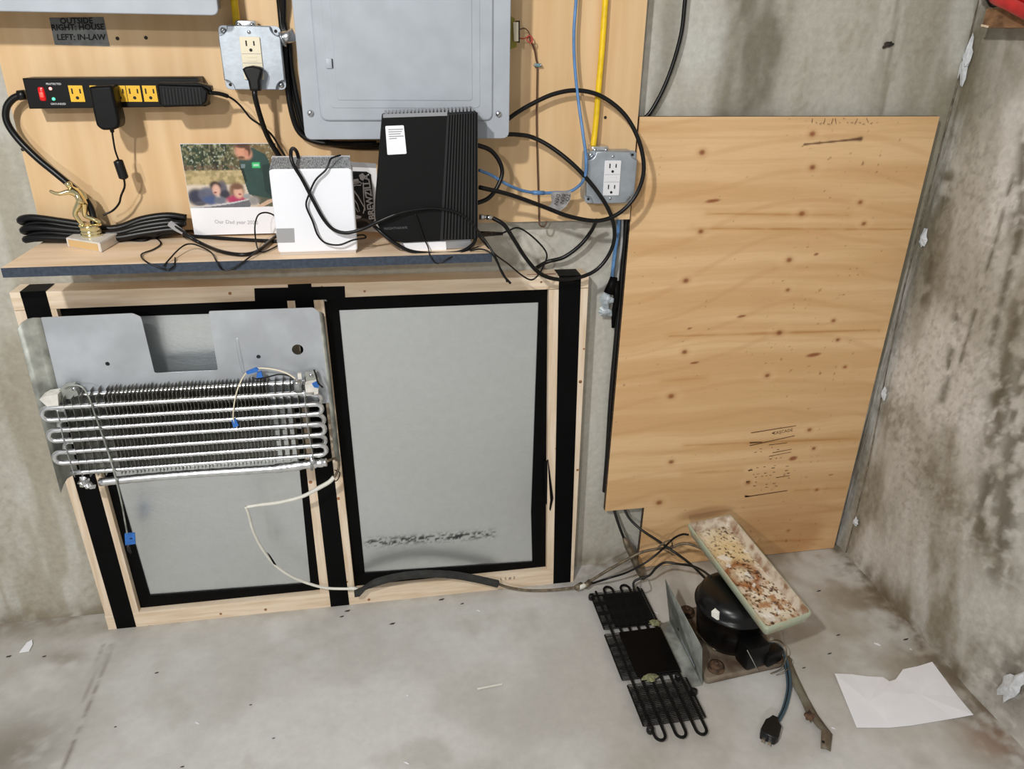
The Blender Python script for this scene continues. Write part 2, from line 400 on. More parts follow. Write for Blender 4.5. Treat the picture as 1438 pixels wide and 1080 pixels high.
def wall_right_tint(co, u, v):
    y, z = -co[:, 1], co[:, 2]
    yy = y + 0.16 * z                                                         # streaks run a little aslant
    n1 = fbm(yy * 3.4 + 2, z * 1.3, 5, 101); n2 = fbm(yy * 11, z * 4, 5, 111); n3 = fbm(y * 45, z * 40, 4, 121)
    n4 = fbm(yy * 22 + 4, z * 5, 5, 151); n5 = fbm(y * 90, z * 80, 3, 161)
    c = mixc(L3((206, 203, 196)), L3((172, 167, 156)), sstep(0.36, 0.66, n1 * 0.5 + n2 * 0.3 + n4 * .2))
    c = mixc(c, L3((126, 116, 94)), 0.85 * sstep(0.49, 0.65, n2 * 0.3 + n4 * .25 + fbm(yy * 5 + 7, z * 2.1, 4, 131) * 0.45) * (.55 + .6 * n5))
    c = mixc(c, L3((216, 213, 208)), 0.7 * sstep(0.53, 0.68, fbm(yy * 5 + 1, z * 3.5, 5, 141)))
    A, B = RW(1240, 570, xr(.5)), RW(1410, 800, xr(.4)); s, _ = segd(y, z, (-A.y, A.z), (-B.y, B.z)); c = mixc(c, L3((122, 112, 92)), .65 * np.exp(-(s / .05) ** 2) * sstep(.3, .6, n4 * .5 + n5 * .5))
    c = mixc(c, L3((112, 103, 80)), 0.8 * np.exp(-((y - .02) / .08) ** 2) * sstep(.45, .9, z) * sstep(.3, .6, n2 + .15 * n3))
    for (a, b, w) in (((1438, 300), (1395, 480), .011), ((1420, 250), (1350, 520), .006), ((1438, 190), (1425, 330), .02), ((1412, 550), (1388, 745), .028), ((1450, 500), (1415, 790), .04), ((1436, 420), (1405, 560), .018), ((1350, 420), (1330, 560), .012), ((1330, 250), (1300, 420), .02)):
        A, B = RW(*a, xr(.9)), RW(*b, xr(.9)); s, _ = segd(y, z, (-A.y, A.z), (-B.y, B.z))
        c = mixc(c, L3((92, 84, 66)), 0.8 * np.exp(-(s / w) ** 2) * sstep(0.32, 0.6, n3))
    foot = np.exp(-(z / 0.05) ** 2); c = mixc(c, L3((112, 98, 76)), 0.75 * foot * sstep(0.36, 0.6, n2 * .6 + n3 * .4))
    c = mixc(c, L3((112, 102, 84)), 0.35 * sstep(0.5, 0.75, fbm(y * 120, z * 110, 3, 127)) * sstep(.45, .6, n1))
    q = RW(1425, 960, xr(.1)); c = mixc(c, L3((84, 76, 60)), 0.8 * np.exp(-(((y + q.y) / .07) ** 2 + ((z - q.z) / .09) ** 2)) * sstep(.25, .55, n3))
    return c
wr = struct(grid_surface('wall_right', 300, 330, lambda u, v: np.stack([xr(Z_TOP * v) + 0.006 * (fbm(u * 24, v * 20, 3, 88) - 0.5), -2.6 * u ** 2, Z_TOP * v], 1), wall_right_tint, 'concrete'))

def floor_tint(co, u, v):
    x, y = co[:, 0], co[:, 1]
    n1 = fbm(x * 2.2 + 8, y * 2.2, 5, 201); n2 = fbm(x * 9, y * 9, 5, 211); n3 = fbm(x * 50, y * 50, 3, 221)
    c = mixc(L3((201, 200, 196)), L3((186, 183, 177)), sstep(0.36, 0.68, n1 * 0.6 + n2 * 0.4))
    c = mixc(c, L3((214, 213, 210)), 0.6 * sstep(0.52, 0.7, fbm(x * 4, y * 5, 5, 231))); c = mixc(c, L3((168, 162, 152)), .5 * sstep(.56, .72, fbm(x * 7 + 3, y * 6, 5, 241)))
    right = sstep(0.55, 1.15, x) * sstep(-1.0, -0.2, y); c = mixc(c, L3((146, 133, 110)), 0.72 * right * sstep(0.2, 0.6, n2))  # light falloff on the right side painted into the floor colour
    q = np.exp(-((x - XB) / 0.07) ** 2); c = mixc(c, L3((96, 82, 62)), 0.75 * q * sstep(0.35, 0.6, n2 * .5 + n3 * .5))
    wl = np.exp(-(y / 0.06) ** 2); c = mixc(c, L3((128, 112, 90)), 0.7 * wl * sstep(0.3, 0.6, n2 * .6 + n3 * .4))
    for (px, py, rx, ry, col, a) in ((10, 1060, .10, .09, (104, 94, 76), .7), (90, 925, .05, .03, (126, 114, 98), .6), (1095, 885, .05, .05, (128, 108, 82), .35), (1395, 1040, .07, .05, (140, 100, 70), .5), (600, 790, .06, .02, (150, 140, 126), .4), (1240, 850, .08, .06, (130, 114, 92), .4)):
        p = F(px, py); c = mixc(c, L3(col), a * np.exp(-(((x - p.x) / rx) ** 2 + ((y - p.y) / ry) ** 2)) * sstep(.25, .55, n2 * .6 + n3 * .4))
    for (a, b, w, s) in (((157, 905), (118, 1010), .004, .55), ((118, 1010), (88, 1080), .004, .6), ((145, 905), (118, 985), .003, .4)):
        A, B = F(*a), F(*b); d, _ = segd(x, y, (A.x, A.y), (B.x, B.y)); c = mixc(c, L3((96, 84, 68)), s * np.exp(-(d / w) ** 2) * sstep(.2, .5, n3))
    return c
fl = struct(grid_surface('floor', 420, 480, lambda u, v: np.stack([X_LEFT + (1.30 - X_LEFT) * u, -3.6 + 3.62 * v ** 0.6, 0 * u + 0.0015 * (fbm(u * 40, v * 50, 3, 99) - 0.8)], 1), floor_tint, 'concrete_floor'))

def ribbon(pts, w, nrm, h=0.0008):
    """thin strip lying on a surface"""
    n = Vector(nrm); V = []; Fc = []
    for i, p in enumerate(pts):
        p = Vector(p); t = (Vector(pts[min(i + 1, len(pts) - 1)]) - Vector(pts[max(i - 1, 0)])).normalized(); s = n.cross(t) * (w * (0.6 + 0.8 * random.random()))
        V += [p + s, p - s, p - s * .7 + n * h, p + s * .7 + n * h]
    for i in range(len(pts) - 1):
        a = i * 4; b = a + 4
        for k in range(4): Fc.append((a + k, a + (k + 1) % 4, b + (k + 1) % 4, b + k))
    Fc += [(0, 3, 2, 1), (len(V) - 4, len(V) - 3, len(V) - 2, len(V) - 1)]
    return V, Fc
def RS(px, py, off=.003):
    p = RW(px, py, xr(1.0))
    for _ in range(3): p = RW(px, py, xr(p.z) - off)
    return p if p.y < -.006 else P(px, py, -.006)
# corner joint between the two walls, with rough plaster where the form ties were
obj('joint_crack', [ribbon([RS(x, y, .0035) for x, y in ((1374, 0), (1360, 60), (1336, 150), (1310, 250), (1287, 335), (1265, 425), (1245, 520), (1222, 640), (1204, 715), (1188, 776))], 0.0015, (-.6, -.8, 0), 0.001)], 'crack', wr)
def splat(c, u, v, n, s, seed, h=0.008):
    """lumpy plaster patch"""
    r = random.Random(seed); V = []; Fc = []; c = Vector(c); u = Vector(u); v = Vector(v); n = Vector(n); K = 16
    V.append(c + n * h)
    for ring, f in ((0.5, 0.9), (1.0, 0.1)):
        for k in range(K):
            a = 2 * math.pi * k / K; q = ring * s * (0.65 + 0.6 * r.random()); V.append(c + (u * math.cos(a) + v * math.sin(a)) * q + n * h * f * r.uniform(.5, 1.1))
    for k in range(K):
        k2 = (k + 1) % K; Fc.append((0, 1 + k, 1 + k2)); Fc.append((1 + k, 1 + K + k, 1 + K + k2, 1 + k2))
    Fc.append(tuple(reversed(range(1 + K, 1 + 2 * K))))
    return V, Fc
for i, (px, py, su, sv) in enumerate(((1357, 85, .016, .045), (1297, 335, .012, .022), (1242, 553, .009, .018), (1202, 733, .010, .014))):
    c = RS(px, py, .004); obj('plaster_patch', [splat(c, Vector((0, -su, 0)), Vector((0, 0, sv)), (-1, 0, 0), 1.0, 5 + i)], 'patch_plaster', wr)
c = RW(1422, 962, xr(.1) - .003); obj('plaster_patch', [splat(c, Vector((0, .02, 0)), Vector((.003, -0.010, .045)), (-1, 0, 0), 1.0, 15, .006)], 'patch_plaster', wr)
c = P(1247, 63, -.004); obj('tie_hole', [splat(c, Vector((.012, 0, .003)), Vector((-.003, 0, .006)), (0, -1, 0), 1.0, 19, .003)], 'debris_dark', wb)

# ------------------------------------------------------------------ backer board on the wall
YB = -0.04                            # front of the backer board
t = thing('backer_board', 'pale upright-grained plywood board on the wall behind the grey breaker panels', 'board', P(470, 310, YB))
x0 = P(30, 210, YB).x; x1 = P(896, 163, YB).x; z0 = P(800, 310, YB).z
obj('sheet', [box((x0, YB, z0), (x1, YB + .018, 1.75))], 'pale_ply', t)
for xx in (x0 + .05, x1 - .09): obj('batten', [box((xx, YB + .018, z0 + .02), (xx + .06, -.003, 1.72))], 'pine_upright', t)
for px, py in ((850, 165), (165, 54), (205, 53), (32, 210)): obj('nail_head', [disc(P(px, py, YB), .003)], 'debris_dark', t)

# ------------------------------------------------------------------ plywood sheet leaning in the corner
YP = -0.028
def fir_tint(co, u, v):
    x, z = co[:, 0], co[:, 2]
    zz = z + 0.012 * (fbm(x * 2.5, z * 3, 3, 301) - .5) * 4
    g = fbm(x * 1.6, zz * 26, 4, 311); g2 = fbm(x * 2.5 + 3, zz * 120, 3, 321)
    c = mixc(L3((226, 189, 142)), L3((212, 171, 122)), sstep(0.35, 0.7, g))
    c = mixc(c, L3((208, 166, 118)), 0.4 * sstep(.45, .7, g2))
    cath = np.abs(np.sin(42 * (zz + 0.05 * np.sin(x * 5) + 0.11 * (fbm(x * 2 + 4, z * 4, 3, 331) - .5)))) 
    c = mixc(c, L3((190, 142, 94)), 0.22 * sstep(0.95, 1.0, cath))
    for (a, b, w, s) in (((993, 300), (1191, 302), .0022, .7), ((973, 321), (1281, 322), .0026, .75), ((940, 472), (1235, 463), .003, .75), ((961, 625), (1203, 615), .0026, .7), ((1115, 688), (1186, 684), .002, .5), ((1066, 760), (1154, 756), .002, .6), ((961, 664), (1040, 660), .003, .4), ((930, 535), (990, 530), .003, .35)):
        A, B = P(*a, YP), P(*b, YP); d, t = segd(x, z, (A.x, A.z), (B.x, B.z)); taper = 0.3 + .7 * np.sin(np.pi * np.clip(t, .05, .95))
        c = mixc(c, L3((166, 110, 44)), s * np.exp(-(d / (w * 1.15 * taper)) ** 2) * (.45 + .55 * sstep(.2, .55, fbm(x * 22, z * 10, 2, 341)))); c = mixc(c, L3((196, 148, 90)), .35 * np.exp(-(d / (w * 4)) ** 2))
    kn = ((986, 214, 1), (1141, 188, 1), (1141, 235, 1), (1208, 284, .8), (1213, 314, .8), (1126, 300, 1), (984, 325, .9), (1108, 365, 1), (963, 394, 1), (1106, 407, .7), (961, 494, 1), (942, 556, 1.1), (942, 648, 1), (925, 705, 1.2), (1077, 527, .9), (1170, 450, .8), (1176, 477, .8), (1186, 515, .7), (1094, 467, 1.1), (1136, 603, .9), (1142, 629, .8), (1050, 677, .9), (1106, 744, .7), (1146, 687, .7))
    for i, (px, py, s) in enumerate(kn):
        q = P(px, py, YP); d = np.hypot((x - q.x) / 1.25, z - q.z) / (0.0052 * s)
        c = mixc(c, L3((232, 197, 152)), 0.22 * np.exp(-((d - 3) / 1.4) ** 2)); c = mixc(c, L3((184, 130, 80)), 0.5 * np.exp(-(d / 1.7) ** 2)); c = mixc(c, L3((128, 70, 38)), 0.85 * np.exp(-d ** 4)); c = mixc(c, L3((168, 110, 66)), .7 * np.exp(-(d / .45) ** 2) * (i % 2))
    for (px, py, rx, rz) in ((1001, 282, .017, .0038), (1146, 357, .006, .003), (1041, 444, .011, .003), (1142, 498, .019, .005), (1113, 643, .0115, .0065), (975, 509, .011, .003), (1166, 666, .007, .002), (968, 461, .006, .002)):
        q = P(px, py, YP); d = np.hypot((x - q.x) / rx, (z - q.z - .1 * (x - q.x)) / rz); c = mixc(c, L3((134, 68, 32)), 0.85 * np.exp(-d ** 6))
    A, B = P(1129, 203, YP), P(1209, 195, YP); d, t = segd(x, z, (A.x, A.z), (B.x, B.z)); c = mixc(c, L3((78, 46, 26)), .9 * np.exp(-(d / (.002 + .003 * t ** 8)) ** 4))
    q = P(990, 719, YP); c = mixc(c, L3((160, 112, 74)), .6 * np.exp(-((np.hypot((x - q.x) / .075, (z - q.z - .08 * (x - q.x)) / .018)) ** 6)))
    c = mixc(c, L3((170, 116, 68)), .55 * sstep(.5, .72, fbm(x * 4, z * 9, 3, 351)) * (1 - sstep(.05, .25, z)))
    sp = fbm(x * 130, z * 130, 2, 361); wz = sstep(P(1060, 400, YP).x, P(1110, 400, YP).x, x) * (1 - sstep(P(1210, 400, YP).x, P(1250, 400, YP).x, x))
    c = mixc(c, L3((140, 94, 58)), .5 * sstep(.82, .90, sp) * wz); c = mixc(c, L3((110, 70, 40)), .5 * sstep(.89, .94, sp))
    return c
pt = thing('plywood_sheet', 'large knotty plywood sheet with a notched lower corner, leaning in the wall corner', 'plywood', P(1030, 785, YP))
p_tl, p_tr, p_br = P(898, 164, YP), P(1320, 163, YP), F(1168, 767); p_nl, p_nr = P(849, 717, YP), P(904, 713, YP)
zb = 0.0
cells = []
def sheet_patch(name, xa0, xa1, xb0, xb1, za, zb_, nu, nv):
    # quad patch whose left edge runs xa0 (bottom) .. xa1 (top) and right edge xb0 .. xb1
    def pos(u, v):
        l = xa0 + (xa1 - xa0) * v; r = xb0 + (xb1 - xb0) * v
        return np.stack([l + (r - l) * u, 0 * u + YP - .004 * (1 - (za + (zb_ - za) * v)), za + (zb_ - za) * v], 1)
    return pos
def xl(z): k = (z - p_nl.z) / (p_tl.z - p_nl.z); return p_nl.x + (p_tl.x - p_nl.x) * k
def xrt(z): k = z / p_tr.z; return p_br.x + (p_tr.x - p_br.x) * k
zt = p_tl.z
face = grid_surface('face_veneer', 250, 380, sheet_patch('a', xl(p_nl.z), xl(zt), xrt(p_nl.z), xrt(zt), p_nl.z, zt, 1, 1), fir_tint, 'fir_ply', pt)
grid_surface('face_veneer_foot', 200, 70, sheet_patch('b', p_nr.x - .002, p_nr.x, xrt(0), xrt(p_nl.z), 0.001, p_nl.z, 1, 1), fir_tint, 'fir_ply', pt)
yb = .0105
V = [(p_nr.x - .002, YP + .0005 - .004, .0), (xrt(0), YP + .0005 - .004, .0), (xrt(zt), YP + .0005, zt), (xl(zt), YP + .0005, zt), (xl(p_nl.z), YP - .003, p_nl.z), (p_nr.x, YP - .003, p_nl.z)]
obj('core', [prism(V, (0, 0.0135, 0))], 'ply_edge', pt)
def stampM(cx, cy, ux, uy): return frameP(cx, cy, ux, uy, YP - .003, 0.0012)
def dash(a, b, w):
    A, B = P(*a, YP - .0045), P(*b, YP - .0045); d = (B - A).normalized(); s = Vector((-d.z, 0, d.x)) * w
    return prism([A + s, A - s, B - s * .6, B + s * .6], (0, .0006, 0))
for a, b, w in (((1055, 608), (1118, 598), .0009), ((1053, 626), (1116, 612), .0010), ((1053, 622), (1070, 621), .0016), ((1080, 625), (1106, 622), .0007), ((1085, 636), (1112, 631), .0007), ((1080, 641), (1111, 635), .0006), ((1051, 661), (1057, 660), .0018), ((1090, 671), (1109, 668), .0008), ((1047, 698), (1106, 689), .0013), ((1046, 697), (1053, 697), .0026), ((1048, 677), (1053, 676), .002)):
    obj('stamp_line', [dash(a, b, w)], 'stamp_ink', pt)
obj('lettering', text('CASCADE', .0115, stampM(1099, 606, 1116, 603), spacing=1.05), 'stamp_ink', pt)
for k in range(34):
    yy = random.choice((609, 629, 633, 645, 649, 655, 658, 664, 668, 675, 680, 684)); xx = random.uniform(1054, 1108); l = random.uniform(1.5, 5)
    obj('stamp_fleck', [dash((xx, yy - (xx - 1080) * .12), (xx + l, yy - (xx + l - 1080) * .12), random.uniform(.0004, .001))], 'stamp_ink', pt)
for k in range(16):
    xx = 1140 + 5.5 * k; obj('stamp_fleck', [dash((xx, random.choice((166, 174, 172))), (xx + random.uniform(1, 4), random.choice((166, 174, 172))), .0005)], 'stamp_ink', pt)

# ------------------------------------------------------------------ insulated frame against the wall
YF = -0.058                            # front of the frame lumber
foil_m = attr_mat('foil', 0.36, 1.0, fine=0.03, fscale=60, spec=0.5)
_nt = foil_m.node_tree; _b = _nt.nodes['Principled BSDF']
_tc = _nt.nodes.new('ShaderNodeTexCoord'); _mp = _nt.nodes.new('ShaderNodeMapping'); _mp.inputs['Scale'].default_value = (0.45, 1, 1.5); _nt.links.new(_tc.outputs['Object'], _mp.inputs[0])
_n1 = _nt.nodes.new('ShaderNodeTexNoise'); _n1.inputs['Scale'].default_value = 260; _n1.inputs['Detail'].default_value = 3; _nt.links.new(_mp.outputs[0], _n1.inputs[0])
_n2 = _nt.nodes.new('ShaderNodeTexNoise'); _n2.inputs['Scale'].default_value = 16; _nt.links.new(_mp.outputs[0], _n2.inputs[0])
_ad = _nt.nodes.new('ShaderNodeMath'); _ad.operation = 'MULTIPLY_ADD'; _ad.inputs[1].default_value = 0.35; _nt.links.new(_n1.outputs[0], _ad.inputs[0]); _nt.links.new(_n2.outputs[0], _ad.inputs[2])
_bp = _nt.nodes.new('ShaderNodeBump'); _bp.inputs['Strength'].default_value = 0.3; _bp.inputs['Distance'].default_value = 0.003; _nt.links.new(_ad.outputs[0], _bp.inputs['Height']); _nt.links.new(_bp.outputs[0], _b.inputs['Normal'])

fr = thing('insulation_frame', 'pine frame with foil-faced insulation and black tape standing under the shelf', 'frame', F(480, 850))
def lumber(name, px, mat, t=-YF - .006):
    """a stick of lumber whose front corners are given in pixels on the frame's front plane"""
    return obj(name, [prismP(px, YF, t)], mat, fr)
lumber('top_rail', ((13, 411), (827, 387), (826, 404), (20, 436)), 'pine')
lumber('bottom_rail', ((147, 865), (806, 797), (805, 818), (153, 886)), 'pine')
lumber('stile', ((20, 437), (79, 434), (195, 860), (148, 864.6)), 'pine_upright')
lumber('stile', ((403, 421), (454, 419), (498, 828.5), (450, 833.5)), 'pine_upright')
lumber('stile', ((771, 407), (826, 405), (806, 796.5), (768, 800.5)), 'pine_upright')
def tape(px, Y=YF, t=0.0006, wrap=None, name='black_tape_strip'):
    return obj(name, [prismP(px, Y - t, t * 0.9)], 'black_tape', fr)
tape(((28, 411), (64, 409.5), (192, 883), (165, 886)))
tape(((414, 421), (440, 419), (491, 852), (465, 856)))
tape(((785, 388.5), (816, 387.5), (801, 818.5), (777, 821)))
def tape_over(xa, ya, xb, yb):          # tape folded over the top of the rail
    A, B = P(xa, ya, YF), P(xb, yb, YF); z = max(A.z, B.z) + .0007
    obj('black_tape_fold', [box((A.x, YF - .0006, z - .012), (B.x, YF, z + .0005)), box((A.x, YF - .0006, z), (B.x, -.012, z + .0008))], 'black_tape', fr)
tape_over(28, 410.7, 64, 409.6); tape_over(785, 388.3, 816, 387.4)
tape(((404, 399.5), (437, 398.3), (438, 407), (405, 408.2))); tape(((357, 405), (484, 402), (485, 420), (358, 424)), t=.0007)
for px, py, s in ((323, 412, .004), (452, 403, .003), (512, 409, .003), (760, 396, .003), (310, 862, .004), (373, 856, .0045), (245, 877, .005), (210, 879, .003), (518, 842, .0045), (436, 677, .005), (475, 700, .005), (487, 817, .004), (815, 536, .005), (811, 660, .004), (781, 630, .003), (60, 421, .003), (820, 490, .003)):
    obj('wood_knot', [disc(P(px, py, YF + .0002), s * .8, n=10, h=.0006)], 'pine_knot', fr)
for i, ch in enumerate('LS#2'): obj('lettering', text(ch, .011, frameP(704 + 6 * i, 813.2 - .6 * i, 714 + 6 * i, 812.2 - .6 * i, YF, .0004)), 'ink', fr)
YI = -0.040                            # foil face
def foil_panel(px, seedx):
    pts = [P(x, y, YI) for x, y in px]
    a, b, c, d = [np.array(p) for p in pts]          # TL TR BR BL
    def pos(u, v): return (d[None] * (1 - u)[:, None] + c[None] * u[:, None]) * (1 - v)[:, None] + (a[None] * (1 - u)[:, None] + b[None] * u[:, None]) * v[:, None]
    def tint(co, u, v):
        x, z = co[:, 0], co[:, 2]; base = np.tile(L3((226, 231, 233)), (len(x), 1))
        A, B = P(520, 762, YI), P(690, 750, YI); dd, t = segd(x, z, (A.x, A.z), (B.x, B.z))
        sc = np.exp(-(dd / .011) ** 2) * sstep(.42, .62, fbm(x * 160, z * 400, 3, 401)); base = mixc(base, L3((40, 40, 42)), np.clip(sc * 1.1, 0, .9))
        return base
    o = grid_surface('foil_board', 150, 180, pos, tint, foil_m, fr)
    return o
foil_panel(((80, 432), (404, 418), (452, 842), (198, 868)), 1)
foil_panel(((452, 414), (772, 402), (770, 808), (496, 836)), 2)
def tapei(px, k=0): tape(px, YI - .0012 - .0004 * k, .001, name='black_tape_border')
tapei(((453, 417), (775, 404), (775, 424), (474, 436)), 0)          # right panel: top, left, right, bottom
tapei(((453, 424), (475, 423), (513, 812), (497, 833)), 1)
tapei(((757, 404), (776, 404), (771, 806), (748, 800), (746, 720)), 1)
tapei(((497, 834), (500, 806), (650, 796), (770, 788), (770, 808)), 2)
tapei(((78, 434), (405, 421), (405, 437), (82, 448)), 0)            # left panel
tapei(((78, 440), (96, 440), (211, 838), (198, 867)), 1)
tapei(((398, 424), (407, 422), (451, 838), (437, 832)), 1)
tapei(((198, 868), (204, 837), (440, 819), (451, 840)), 2)
# ragged tape flap on the right panel
obj('black_tape_flap', [prism([P(770, 645, YF - .001), P(777, 700, YF - .004), P(773, 718, YF - .002), P(766, 706, YF + .006), P(764, 650, YF + .006)], (0, .0008, 0))], 'black_tape', fr)
# scrap lumber edge stain on top of the frame
obj('red_stain', [prism([Vector((P(x, y, YF).x, Y, P(800, 388, YF).z + .0006)) for x, y, Y in ((712, 390, -.040), (783, 388, -.043), (783, 388, -.036), (712, 390, -.036))], (0, 0, .0003))], pbr('stain_red', (170, 110, 90), .7, var=.2, scale=60), fr)

# ------------------------------------------------------------------ shelf
ZS = 0.911; YS = -0.237
SL, SR = P(1, 377, YS).x, P(691, 361, YS).x
sh = thing('wall_shelf', 'long wooden shelf board with dark blue painted front edge above the frame', 'shelf', (0, -.12, ZS - .016))
obj('plank', [prism([(SL, YS + .001, ZS - .0155), (SR, YS + .001, ZS - .0155), (SR, -.005, ZS - .0155), (SL + .005, -.005, ZS - .0155)], (0, 0, .0155))], 'shelf_wood', sh)
obj('painted_edge', [box((SL, YS - .0004, ZS - .016), (SR, YS + .001, ZS - .0002))], 'shelf_paint', sh)
obj('cleat', [box((SL + .06, -.030, ZS - .05), (SR - .03, -.005, ZS - .016))], 'pine', sh)

# ------------------------------------------------------------------ breaker panel
YC = -0.142
def px2(px, Y): return [(P(x, y, Y).x, P(x, y, Y).z) for x, y in px]
bp_ = thing('breaker_panel', 'large grey steel breaker panel with closed door and two cover screws', 'panel', P(570, 195, -.08))
xl_, xr_ = P(428, 190, YC).x, P(715, 190, YC).x; zb_ = P(570, 195.5, YC).z; ZT = 1.72
obj('enclosure', [box((xl_ + .012, YB - .0005, zb_ + .012), (xr_ - .012, YC + .004, ZT - .012))], 'panel_grey', bp_)
rect = lambda a, b, c, d: [(a, c), (b, c), (b, d), (a, d)]
cov = obj('cover', plate(rpoly(rect(xl_, xr_, zb_, ZT), .013), [], .004, .0012, wallM(0, YC + .004, 0)), 'panel_grey', bp_)
xe0, xe1, ze = P(450, 165, YC).x, P(692, 166, YC).x, P(570, 170, YC).z
obj('raised_field', plate(rpoly(rect(xe0, xe1, ze, ZT - .03), .014), [], .0035, .0032, wallM(0, YC + .0012, 0)), 'panel_grey', bp_)
xd0, xd1, zd = P(462, 140, YC).x, P(674, 120, YC).x, P(570, 152, YC).z
obj('door_gap', plate(rpoly(rect(xd0 - .0007, xd1 + .0016, zd - .0008, ZT - .05), .010), [], .0012, 0, wallM(0, YC - .0014, 0)), 'panel_gap', bp_)
door = obj('door', plate(rpoly(rect(xd0, xd1, zd, ZT - .05), .010), [], .0024, .0010, wallM(0, YC - .0019, 0)), 'panel_grey', bp_)
obj('door_field', plate(rpoly(rect(xd0 + .014, xd1 - .014, zd + .013, ZT - .07), .006), [], .0008, .0007, wallM(0, YC - .0040, 0)), 'panel_grey', door)
q = P(462, 89, YC - .004); obj('latch', rbox('latch', (.010, .006, .016), .0015, Matrix.Translation(q)), 'panel_grey', door)
obj('latch_shadow_gap', [box((q.x + .003, q.y - .0025, q.z - .007), (q.x + .0062, q.y - .0005, q.z + .007))], 'panel_gap', door)
screw('cover_screw', P(436, 159, YC - .0002), .0055, (0, -1, 0), bp_, 'zinc', .004); screw('cover_screw', P(700, 160, YC - .0002), .0055, (0, -1, 0), bp_, 'zinc', .004)
q = P(656, -14, YC - .0050); obj('emblem', plate([(q.x - .008, q.z + .01), (q.x + .008, q.z + .01), (q.x + .008, q.z), (q.x, q.z - .010), (q.x - .008, q.z)], [], .0006, 0, wallM(0, q.y, 0)), 'label_grey', door)

ul = thing('breaker_panel', 'grey steel panel cut off by the top edge above the power strip', 'panel', P(100, 19, -.08))
xa, xb = -.93, P(306, 10, YC).x; zz = P(150, 19, YC).z
obj('enclosure', [box((xa + .012, YB - .0005, zz + .012), (xb - .012, YC + .004, ZT - .012))], 'panel_grey', ul)
obj('cover', plate(rpoly(rect(xa, xb, zz, ZT), .012), [], .005, .0015, wallM(0, YC + .005, 0)), 'panel_grey', ul)

# grey tape with handwriting under it
tp = thing('tape_label', 'grey duct tape label with black handwriting on the backer board', 'label', P(110, 60, YB))
obj('tape', [prismP(((69, 25), (145, 24), (154, 65), (77, 63)), YB - .0009, .0008)], 'duct_tape', tp)
for s, cx, cy, ux, uy in (('OUTSIDE', 107, 29.5, 140, 29), ('RIGHT: HOUSE', 109, 38.5, 140, 38), ('LEFT: IN-LAW', 114, 52.5, 150, 52.5)):
    obj('handwriting', text(s, .0125, frameP(cx, cy, ux, uy, YB - .0009, .0005), shear=.1, bold=.00035), 'ink', tp)

# ------------------------------------------------------------------ metal outlet boxes
def slots(c, parent, s=1.0, mat='slot_dark'):
    """three openings of one outlet, c the centre on its face"""
    for dx, dz, w, h in ((-.0062, .004, .0011, .0042), (.0062, .004, .0011, .0035)):
        obj('outlet_slot', [box((c.x + (dx - w) * s, c.y - .0005, c.z + (dz - h) * s), (c.x + (dx + w) * s, c.y, c.z + (dz + h) * s))], mat, parent)
    obj('outlet_slot', [disc((c.x, c.y, c.z - .0065 * s), .0026 * s, h=.0005)], mat, parent)
def outlet_box(cpx, cpy, label, device_mat, w=.1, tilt=0.0):
    c = P(cpx, cpy, -.092); t = thing('outlet_box', label, 'outlet box', (c.x, YB, c.z - w / 2))
    h = w / 2
    obj('back_box', plate(rpoly(rect(c.x - h + .002, c.x + h - .002, c.z - h + .002, c.z + h - .002), .008), [], .040, .001, wallM(0, YB - .0003, 0)), 'galvanized', t)
    obj('cover_flange', plate(rpoly(rect(c.x - h, c.x + h, c.z - h, c.z + h), .009), [circle2(c.x + sx * (h - .008), c.z + sz * (h - .008), .0024, 10) for sx, sz in ((1, 1), (-1, -1))], .0016, .0004, wallM(0, YB - .0405, 0)), 'galvanized', t)
    k = .0155; n = 5; out = []
    for sx, sz, a0 in ((-1, -1, 90), (1, -1, 180), (1, 1, 270), (-1, 1, 0)):
        cx, cz = c.x + sx * (h - .0005), c.z + sz * (h - .0005)
        seq = [math.radians(a0 - 90 * j / n) for j in range(n + 1)]
        out += [(cx + k * math.cos(a), cz + k * math.sin(a)) for a in seq]
    obj('raised_cover', plate(out, [], .010, .0016, wallM(0, YB - .042, 0)), 'galvanized', t)
    yf = YB - .052
    for sx, sz in ((-1, 1), (1, -1)): screw('corner_screw', (c.x + sx * (h - .008), YB - .0421, c.z + sz * (h - .008)), .0048, (0, -1, 0), t, 'zinc', .003)
    for sx, sz in ((1, 1), (-1, -1)): obj('corner_hole', [disc((c.x + sx * (h - .008), YB - .0421, c.z + sz * (h - .008)), .0026, h=.0004)], 'slot_dark', t)
    d = obj('receptacle', plate(rpoly(rect(c.x - .0165, c.x + .0165, c.z - .0335, c.z + .0335), .002), [], .003, .0008, wallM(0, yf, 0)), device_mat, t)
    for dz in (.0195, -.0205): slots(Vector((c.x, yf - .003, c.z + dz)), d)
    for dz in (.0072, -.0072): obj('face_groove', [box((c.x - .0155, yf - .0033, c.z + dz - .0003), (c.x + .0155, yf - .003, c.z + dz + .0003))], 'print_grey', d)
    obj('face_button', [box((c.x - .008, yf - .0036, c.z + .001), (c.x + .008, yf - .003, c.z + .0045)), box((c.x - .008, yf - .0036, c.z - .0045), (c.x + .008, yf - .003, c.z - .001))], device_mat, d)
    for dz in (.0405, -.0395): screw('plate_screw', (c.x, yf - .0001, c.z + dz), .003, (0, -1, 0), t, 'zinc', .0016)
    q = Vector((c.x - .022 if cpx > 500 else c.x - .006, YB - .022, c.z + h + .001))
    obj('cable_clamp', rbox('clamp', (.034, .03, .014), .003, Matrix.Translation(q)), 'zinc', t)
    for sx in (-1, 1): screw('clamp_screw', q + Vector((sx * .011, -.0155, 0)), .004, (0, -1, 0), t, 'zinc', .004)
    return t, c, yf
